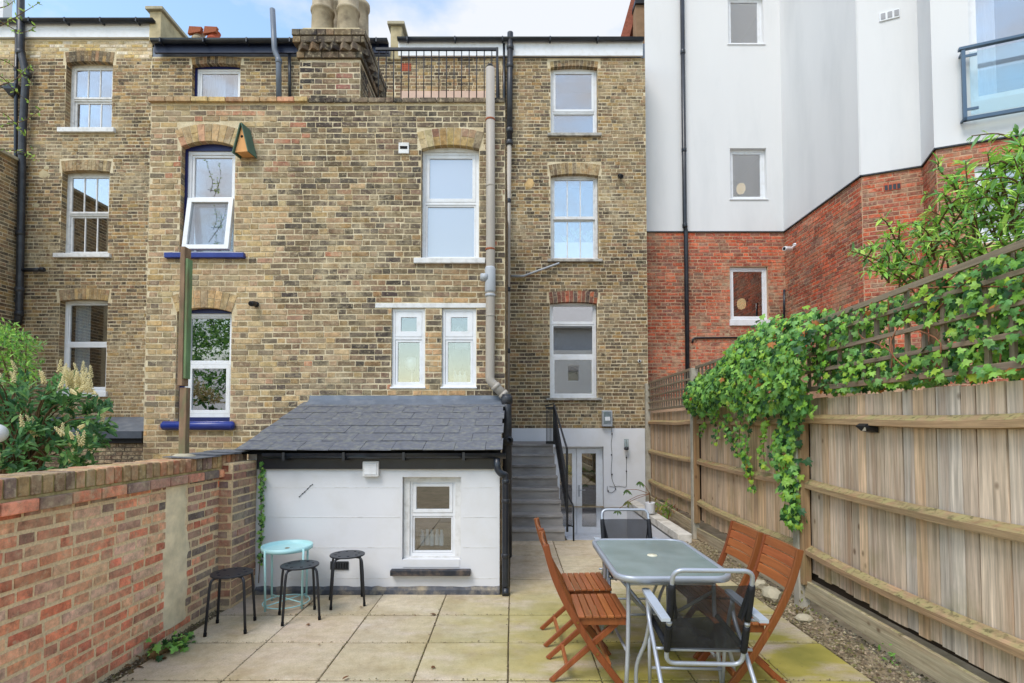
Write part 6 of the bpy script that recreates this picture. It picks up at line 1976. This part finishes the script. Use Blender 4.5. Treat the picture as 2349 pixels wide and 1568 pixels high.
for pts in strands:
    MB().tube(pts, .004, 5).obj('stem', m_stem, iv)
for k in range(11):
    y = rnd.uniform(2.0, 4.7)
    MB().tube(spline([(fx(y) - .03, y, 1.93), (fx(y) - rnd.uniform(.02, .1), y + rnd.gauss(0, .12), 2.15), (fx(y) - .04, y + rnd.gauss(0, .25), 2.35), (fx(y) - .07, y + rnd.gauss(0, .4), 2.55)], 5), .0045, 6).obj('stem', m_redstem, iv)
set_leaves(iv, leaves, 'ivy', 300)

# ---- shrub leaning over the fence
bd = thing('shrub', 'fresh green leafy shrub leaning over the fence at the right', 'shrub', (3.5, 4.2, 0))
leaves = []
BUD = [srgb(*c) for c in ((156, 196, 96), (136, 182, 90), (174, 208, 104), (112, 160, 90), (188, 216, 112), (124, 166, 116))]
def shoot(base, tip, k=12, ls=.11, nside=2, drop=.0):
    base, tip = Vector(base), Vector(tip)
    mid = base.lerp(tip, .5) + Vector((rnd.gauss(0, .05), rnd.gauss(0, .05), .08))
    pts = spline([base, mid, tip], 6)
    MB().tube(pts, [.009 - .006 * i / len(pts) for i in range(len(pts))], 5).obj('branch', m_stem, bd)
    for j in range(k):
        f = .18 + .82 * (j + rnd.random() * .5) / k
        q = f * (len(pts) - 1); i = min(len(pts) - 2, int(q)); p = pts[i].lerp(pts[i + 1], q - i)
        d = (pts[i + 1] - pts[i]).normalized()
        a0 = rnd.uniform(0, 6.28)
        for s in range(nside + (1 if f > .85 else 0)):
            sd_ = d.cross(rv()).normalized()
            t_ = (d * rnd.uniform(.25, .8) + sd_ + Vector((0, 0, rnd.uniform(-.25, .35)))).normalized()
            n = (Vector((0, -.25, 1)) + rv() * .5)
            c = rnd.choice(BUD)
            leaves.append((p, t_, n, ls * rnd.uniform(.6, 1.25) * (1.15 - .35 * f), jit(c, .14)))
for (u, v, Y, bu, bv) in ((1950, 575, 4.9, 2090, 690), (1985, 620, 4.7, 2110, 690), (2035, 545, 4.8, 2140, 660), (2075, 600, 4.6, 2150, 690), (2095, 520, 4.7, 2180, 640),
                         (2130, 480, 4.5, 2200, 620), (2160, 440, 4.4, 2230, 600), (2185, 400, 4.4, 2250, 590), (2215, 370, 4.2, 2290, 560), (2240, 430, 4.1, 2300, 600),
                         (2265, 350, 4.1, 2330, 540), (2290, 400, 4.0, 2340, 600), (2300, 470, 3.9, 2350, 640), (2330, 300, 3.9, 2390, 500), (2345, 420, 3.9, 2400, 560),
                         (2215, 500, 4.2, 2270, 640), (2250, 540, 4.0, 2310, 660), (2325, 360, 3.8, 2400, 520), (2170, 540, 4.4, 2230, 660), (2360, 500, 3.7, 2420, 640),
                         (2120, 560, 4.6, 2200, 680), (2020, 590, 4.9, 2130, 690), (2300, 560, 3.9, 2360, 680), (2340, 330, 3.8, 2420, 420), (2280, 480, 4.1, 2360, 600), (2200, 580, 4.3, 2260, 690)):
    tip, base = at(u, v, Y), at(bu, bv, Y + .1)
    base.x = max(base.x, fx(base.y) + .12)
    if tip.x < 2.85 + .0: tip.x = max(tip.x, 2.6)
    shoot(base, tip, 14, .12)
    for _ in range(3):
        f = rnd.uniform(.35, .8); b2 = base.lerp(tip, f)
        shoot(b2, b2 + Vector((rnd.gauss(-.08, .15), rnd.gauss(-.05, .15), rnd.uniform(.05, .28))), 8, .105)
MB().tube(spline([(3.6, 4.3, 0), (3.55, 4.3, 1.2), (3.4, 4.25, 2.2), (3.3, 4.2, 2.9)], 5), [.04 - .0015 * i for i in range(16)], 8).obj('trunk', m_stem, bd)
for (u, v, Y) in ((2090, 690, 4.8), (2150, 670, 4.6), (2230, 620, 4.4), (2300, 590, 4.1), (2390, 530, 3.9)):
    e = at(u, v, Y)
    MB().tube(spline([(3.5, 4.3, 1.6), (3.4, 4.3, 2.2), e], 5), [.02 - .001 * i for i in range(11)], 6).obj('branch', m_stem, bd)
set_leaves(bd, leaves, 'lance', 300)

# ---- flowering laurel behind the left wall
lr = thing('laurel_shrub', 'dark glossy laurel with cream flower spikes behind the left wall', 'shrub', (-5.6, 6.2, 0))
leaves = []
LAU = [srgb(*c) for c in ((86, 130, 84), (72, 114, 76), (100, 144, 90), (64, 102, 70), (116, 156, 96))]
m_fl = plain('cream_blossom', srgb(226, 214, 166), .8, 0, .12, 60)
lc = Vector((-5.75, 6.25, 1.35))
def inside_laurel(u, v):
    return (v > 870 + .0009 * (u - 70) ** 2 + 22 * math.sin(u * .07) and u < 248 - .3 * max(0, v - 985) and v < 1100)
tipsL = []
cnt = 0
while cnt < 190:
    u, v = rnd.uniform(-60, 250), rnd.uniform(850, 1095)
    if not inside_laurel(u, v): continue
    cnt += 1
    p = at(u, v, rnd.uniform(5.75, 6.6)); tipsL.append(p)
    d = (p - lc).normalized()
    if cnt % 5 == 0:
        MB().tube(spline([lc + Vector((rnd.gauss(0, .15), rnd.gauss(0, .1), -.3)), lc.lerp(p, .55) + Vector((0, 0, .1)), p], 4), [.014, .013, .012, .01, .009, .008, .007, .006, .005], 5).obj('branch', m_stem, lr)
    for k in range(9):
        t_ = (d * .6 + rv() * .9 + Vector((0, -.15, .1))).normalized()
        n = Vector((0, -.55, .9)) + rv() * .45
        leaves.append((p + rv() * .05 - d * .05 * k / 4, t_, n, rnd.uniform(.09, .15), jit(rnd.choice(LAU), .15)))
for _ in range(85):
    if rnd.random() < .42: p = at(rnd.uniform(135, 215), rnd.uniform(865, 905), rnd.uniform(5.7, 6.0))
    else:
        p = rnd.choice(tipsL) + Vector((0, -.1, .04))
    d = Vector((rnd.gauss(.12, .25), rnd.gauss(-.2, .2), 1)).normalized()
    if rnd.random() < .25: d = Vector((rnd.gauss(.5, .3), -.4, rnd.uniform(-.2, .5))).normalized()
    m = MB(); ln = rnd.uniform(.13, .2)
    m.tube([p, p + d * ln], .0025, 5)
    for j in range(26):
        f = .12 + .88 * j / 26
        a = j * 2.4
        e = d.cross(Vector((math.cos(a), math.sin(a), .3))).normalized()
        q = p + d * (ln * f) + e * (.018 * (1.1 - .6 * f))
        r_ = .011 * (1.15 - .5 * f)
        m.add([q + Vector((r_, 0, 0)), q + Vector((-r_, 0, 0)), q + Vector((0, r_, 0)), q + Vector((0, -r_, 0)), q + Vector((0, 0, r_)), q + Vector((0, 0, -r_))],
              [(0, 2, 4), (2, 1, 4), (1, 3, 4), (3, 0, 4), (2, 0, 5), (1, 2, 5), (3, 1, 5), (0, 3, 5)])
    m.obj('flower_spike', m_fl, lr)
MB().tube([(-5.75, 6.25, -.05), (-5.72, 6.25, .6), (-5.75, 6.25, 1.2)], [.045, .04, .03], 8).obj('trunk', m_stem, lr)
set_leaves(lr, leaves, 'laurel', 300)
# lighter shrub above it
ls_ = thing('shrub', 'light green small leaved shrub at the left edge beside the pipes', 'shrub', (-6.6, 7.2, 0))
leaves = []
for _ in range(420):
    u, v = rnd.uniform(-60, 88), rnd.uniform(735, 880)
    if v < 745 + .018 * max(0, u) ** 1.75: continue
    p = at(u, v, rnd.uniform(6.9, 7.5))
    for k in range(4):
        leaves.append((p + rv() * .06, (rv() + Vector((0, -.2, .3))).normalized(), Vector((0, -.4, 1)) + rv() * .5, rnd.uniform(.06, .1), jit(rnd.choice(BUD[:2] + IVY), .14)))
for (u, v) in ((20, 760), (60, 790), (40, 830), (80, 860), (0, 800)):
    MB().tube(spline([(-6.6, 7.2, .0), (-6.6, 7.2, 1.4), at(u, v, 7.1)], 5), [.02 - .0015 * i for i in range(11)], 6).obj('branch', m_stem, ls_)
set_leaves(ls_, leaves, 'lance', 200)
# twiggy young tree whose branches reach in at the top left
yt = thing('young_tree', 'bare twigs with few new leaves in front of the left pipes', 'tree', (-5.9, 5.2, 0))
leaves = []
MB().tube(spline([(-5.9, 5.2, -.05), (-5.85, 5.2, 2), (-5.7, 5.15, 4), (-5.6, 5.1, 6.4)], 6), [.05 - .0022 * i for i in range(19)], 8).obj('trunk', m_stem, yt)
YT = [srgb(150, 180, 86), srgb(168, 190, 100), srgb(120, 150, 70)]
for tw in (((-60, 90), (10, 55), (60, 25), (88, 8)), ((-60, 20), (10, 55), (50, 75), (82, 62)), ((-60, 215), (20, 190), (50, 170), (70, 145)), ((-50, 120), (10, 140), (45, 165), (72, 198)),
           ((-50, 300), (10, 290), (60, 275), (95, 250)), ((-50, 240), (10, 262), (50, 300), (70, 340)), ((-50, 340), (20, 345), (55, 350), (85, 368)), ((-50, 30), (-5, 20), (20, 12), (40, -6)),
           ((-50, 160), (0, 175), (30, 205), (62, 232))):
    pts = spline([at(u, v, 5.0 + .1 * k) for k, (u, v) in enumerate(tw)], 6)
    MB().tube(pts, [.006 - .0045 * i / len(pts) for i in range(len(pts))], 5).obj('branch', m_stem, yt)
    for _ in range(20):
        p = rnd.choice(pts[3:]) + rv() * .012
        leaves.append((p, rv(), rv() + Vector((0, -1, .5)), rnd.uniform(.025, .05), jit(rnd.choice(YT), .12)))
set_leaves(yt, leaves, 'laurel', 300)

# ---- small plants
ic = thing('ivy_clump', 'small ivy tuft with dry twigs at the foot of the brick wall', 'ivy', hp(395, 1490))
leaves = []
c = hp(395, 1488)
for _ in range(70):
    p = c + Vector((rnd.gauss(.02, .05), rnd.gauss(0, .09), abs(rnd.gauss(.04, .035))))
    leaves.append((p, rv() + Vector((.4, 0, .1)), Vector((.3, -.3, 1)) + rv() * .5, rnd.uniform(.03, .06), jit(rnd.choice(IVYD + IVY[:3]), .15)))
for _ in range(50):
    p = c + Vector((rnd.gauss(-.02, .05), rnd.gauss(-.1, .1), .01 + abs(rnd.gauss(0, .012))))
    leaves.append((p, rv() + Vector((0, 0, -.1)), Vector((0, -.2, 1)) + rv() * .6, rnd.uniform(.03, .055), jit(srgb(112, 90, 64), .2)))
for k in range(5):
    MB().tube(spline([c + Vector((-.03, -.05 + .04 * k, 0)), c + Vector((.0, -.03 + .04 * k, .05)), c + Vector((.05, -.08 + .05 * k, .03))], 4), .004, 5).obj('twig', m_stem, ic)
set_leaves(ic, leaves, 'ivy', 120)
def corner_ivy(name, label, base, n, spread, cols, shape='ivy', smin=.03, smax=.06):
    t = thing(name, label, 'plant', base)
    L_ = []
    for _ in range(n):
        p = Vector(base) + Vector((rnd.gauss(0, spread[0]), rnd.gauss(0, spread[1]), abs(rnd.gauss(0, spread[2])) + .01))
        L_.append((p, rv() + Vector((0, -.2, .3)), Vector((0, -.5, 1)) + rv() * .6, rnd.uniform(smin, smax), jit(rnd.choice(cols), .15)))
    MB().tube([Vector(base), Vector(base) + Vector((.01, -.01, spread[2]))], .004, 5).obj('stem', m_stem, t)
    set_leaves(t, L_, shape, n)
cw = thing('wall_creeper', 'thin ivy climbing the joint between brick wall and white lean-to', 'ivy', (-2.5, 5.25, 0))
L_ = []
for _ in range(150):
    z = rnd.random()
    zz = 1.28 - rnd.random() ** 1.6 * 1.0
    p = Vector((-2.485 + abs(rnd.gauss(0, .02)), 5.27 + rnd.gauss(0, .012), zz))
    L_.append((p, Vector((rnd.gauss(.2, .5), -.2, rnd.gauss(-.3, .5))), Vector((.5, -1, .3)) + rv() * .4, rnd.uniform(.018, .04), jit(rnd.choice(IVY + IVYD), .15)))
MB().tube(spline([(-2.485, 5.27, .1), (-2.47, 5.28, .6), (-2.49, 5.27, 1.25)], 5), .004, 5).obj('stem', m_stem, cw)
set_leaves(cw, L_, 'ivy', 150)
FERN = [srgb(120, 150, 70), srgb(150, 140, 70), srgb(158, 112, 74), srgb(96, 128, 60)]
corner_ivy('weed_plant', 'browning fern tuft on the soil beyond the white kerb', hp(1522, 1185, .05), 60, (.08, .12, .12), FERN, 'lance', .08, .14)
corner_ivy('weed_plant', 'reddish dry tuft by the fence post past the kerb', hp(1552, 1188, .05), 40, (.05, .08, .1), [srgb(150, 104, 84), srgb(128, 92, 70)], 'lance', .06, .11)
corner_ivy('weed_plant', 'green weed at the gravel board close to the camera', (2.60, 3.05, 0), 34, (.02, .06, .05), [srgb(124, 160, 70), srgb(104, 140, 62)], 'laurel', .025, .05)
corner_ivy('weed_plant', 'small weed under the gravel board further along', (2.62, 3.75, 0), 16, (.02, .03, .05), [srgb(104, 150, 70)], 'laurel', .02, .05)
corner_ivy('weed_plant', 'little weed tuft at the base of the near fence post', (2.56, 4.75, 0), 22, (.03, .04, .04), [srgb(124, 140, 70), srgb(110, 98, 60)], 'laurel', .02, .04)
# dry leaves on the paving
for k, (u, v, s) in enumerate(((706, 1437, .03), (955, 1417, .028), (997, 1411, .05), (866, 1393, .03), (826, 1395, .03), (785, 1563, .05), (994, 1536, .03), (699, 1394, .05), (715, 1388, .04), (667, 1467, .02), (730, 1482, .02))):
    p = hp(u, v)
    d = put('dead_leaf', LEAFME['laurel' if k % 2 else 'ivy'], None, Matrix.Translation(p + Vector((0, 0, .012))) @ Matrix.Rotation(k * 1.1, 4, 'Z') @ Matrix.Rotation(.2, 4, 'X') @ Matrix.Scale(s, 4))
    d.color = jit(srgb(110, 76, 50), .15)
    tag(d, ('dry brown leaf on the paving just below the middle stool', 'dry leaf in front of the lean-to window sill', 'curled dry leaf at the slab corner below the window',
            'dry leaf on the slab right of the right hand stool', 'dry leaf beside the front foot of the right hand stool', 'largest dry leaf at the bottom edge of the paving',
            'dry leaf near the bottom edge, right of the largest one', 'dry leaf beside the foot of the turquoise table', 'dry leaf behind the right leg of the middle stool',
            'tiny dry leaf on the slab right of the left stool', 'tiny dry leaf alone on open paving below the middle stool')[k], 'leaf', 'dead leaves on the paving')
ds = thing('dried_vine', 'short dried vine stem stuck to the white lean-to wall', 'vine', plE.P(*plE.hit(700, 1125)))
pts = [plE.P(*plE.hit(u, v), .004) for u, v in ((687, 1140), (694, 1133), (699, 1129), (706, 1122), (712, 1115), (717, 1112))]
MB().tube(pts, .0022, 5).obj('stem', m_iron, ds)
for p in pts: MB().lathe([(0, .006), (.006, .003), (.007, 0), (0, -.006)], 6, p).obj('sucker', m_iron, ds)
# pot plant on the kerb
pot = thing('pot_plant', 'long stemmed plant in a white pot on the kerb wall', 'plant', (2.42, 9.3, .1))
c = hp(1491, 1178, .12)
MB().lathe([(0, 0), (.075, 0), (.085, .02), (.085, .17), (.09, .19), (.082, .19), (.078, .15), (0, .15)], 20, c).obj('pot', m_render, pot)
MB().tube(spline([c + Vector((0, 0, .15)), c + Vector((.0, 0, .28)), c + Vector((-.01, 0, .36))], 4), .012, 7).obj('stem', m_stem, pot)
L_ = []
for (u, v), cl in (((1467, 1105), 'g'), ((1437, 1124), 'g'), ((1440, 1150), 'b'), ((1416, 1170), 'g')):
    e = at(u, v, c.y - .05)
    pts = spline([c + Vector((0, 0, .33)), c.lerp(e, .5) + Vector((0, 0, .2)), e], 6)
    MB().tube(pts, .005, 5).obj('leaf_stalk', m_redstem, pot)
    for k in range(7):
        a = -1.2 + k * .4
        L_.append((e, Vector((math.sin(a) * .6, -.2, -.6 + math.cos(a) * .3)), Vector((.2, -1, .4)), rnd.uniform(.08, .14), jit(srgb(84, 112, 62) if cl == 'g' else srgb(110, 110, 60), .15)))
set_leaves(pot, L_, 'lance', 60)
hpz = thing('house_plant', 'pale leafy plants behind the pane of the middle sash window', 'plant', at(1335, 552, YH + .3))
L_ = []
for (u, v) in ((1300, 545), (1318, 530), (1325, 535), (1345, 540), (1355, 530), (1350, 545), (1312, 548)):
    e = at(u, v, YH + .24)
    for k in range(9):
        a = rnd.uniform(-1.2, 1.2)
        L_.append((e + Vector((0, 0, -.12)), Vector((math.sin(a), .1, 1.2)), Vector((0, -1, .2)) + rv() * .4, rnd.uniform(.14, .26), jit(srgb(150, 186, 150), .1)))
set_leaves(hpz, L_, 'lance', 70)
# ================================================================== houses and trees behind the camera (seen in the panes)
bk = thing('apartment_block', 'white flats opposite the yard, mirrored in the window panes', 'apartment block', (6, -20, 0))
plB = Plane((33, -20, 0), (-1, 0, 0), (0, 1, 0))
hs = []
for i in range(9):
    for j in range(2):
        hs.append([2 + i * 3.2, 3.0 + i * 3.2, 2.2 + j * 2.9, 3.5 + j * 2.9])
wall_panel('wall', plB, 0, 32, 0, 7.6, hs, m_stucco, bk)
MB().box(1, 33, -20.4, -20.3, 0, 7).obj('core', m_room_dark, bk)
for h in hs:
    w = MB().ring(h[0], h[1], h[2], h[3], .07, .05, .12).obj('window', m_upvc, bk, plB.mx)
    MB().box(h[0] + .06, h[1] - .06, .08, .09, h[2] + .06, h[3] - .06).obj('pane', m_glass_dark, w, plB.mx)
MB().box(1, 33, -26, -20.6, 7.6, 9.4).obj('set_back_storey', plain('dark_cladding', srgb(168, 174, 186), .6), bk)
MB().box(.7, 33.3, -26, -19.8, 9.4, 9.6).obj('roof', m_greyfit, bk)
for k, (x, y, h, rr) in enumerate(((-9.5, -6.5, 7.5, 2.6), (-15, -9, 8.5, 3.0))):
    tr = thing('broadleaf_tree', ('broad tree behind the photographer, mirrored in the blue window', 'second tree further off, mirrored faintly in the left panes')[k], 'tree', (x, y, 0))
    MB().tube(spline([(x, y, -.05), (x + .1, y, h * .3), (x - .1, y, h * .55), (x, y, h * .8)], 5), [.2 - .011 * i for i in range(16)], 8).obj('trunk', m_stem, tr)
    L_ = []
    for _ in range(60):
        d = rv(); q = Vector((x, y, h * .62)) + Vector((d.x * rr, d.y * rr, d.z * rr * .95)) * rnd.random() ** .4
        MB().tube([(x, y, h * .45), q], [.03, .006], 4).obj('branch', m_stem, tr) if _ % 6 == 0 else None
        for k2 in range(70):
            L_.append((q + rv() * rnd.random() * .75, rv(), rv(), rnd.uniform(.12, .22), jit(rnd.choice(LAU + IVY), .15)))
    set_leaves(tr, L_, 'laurel', 0)
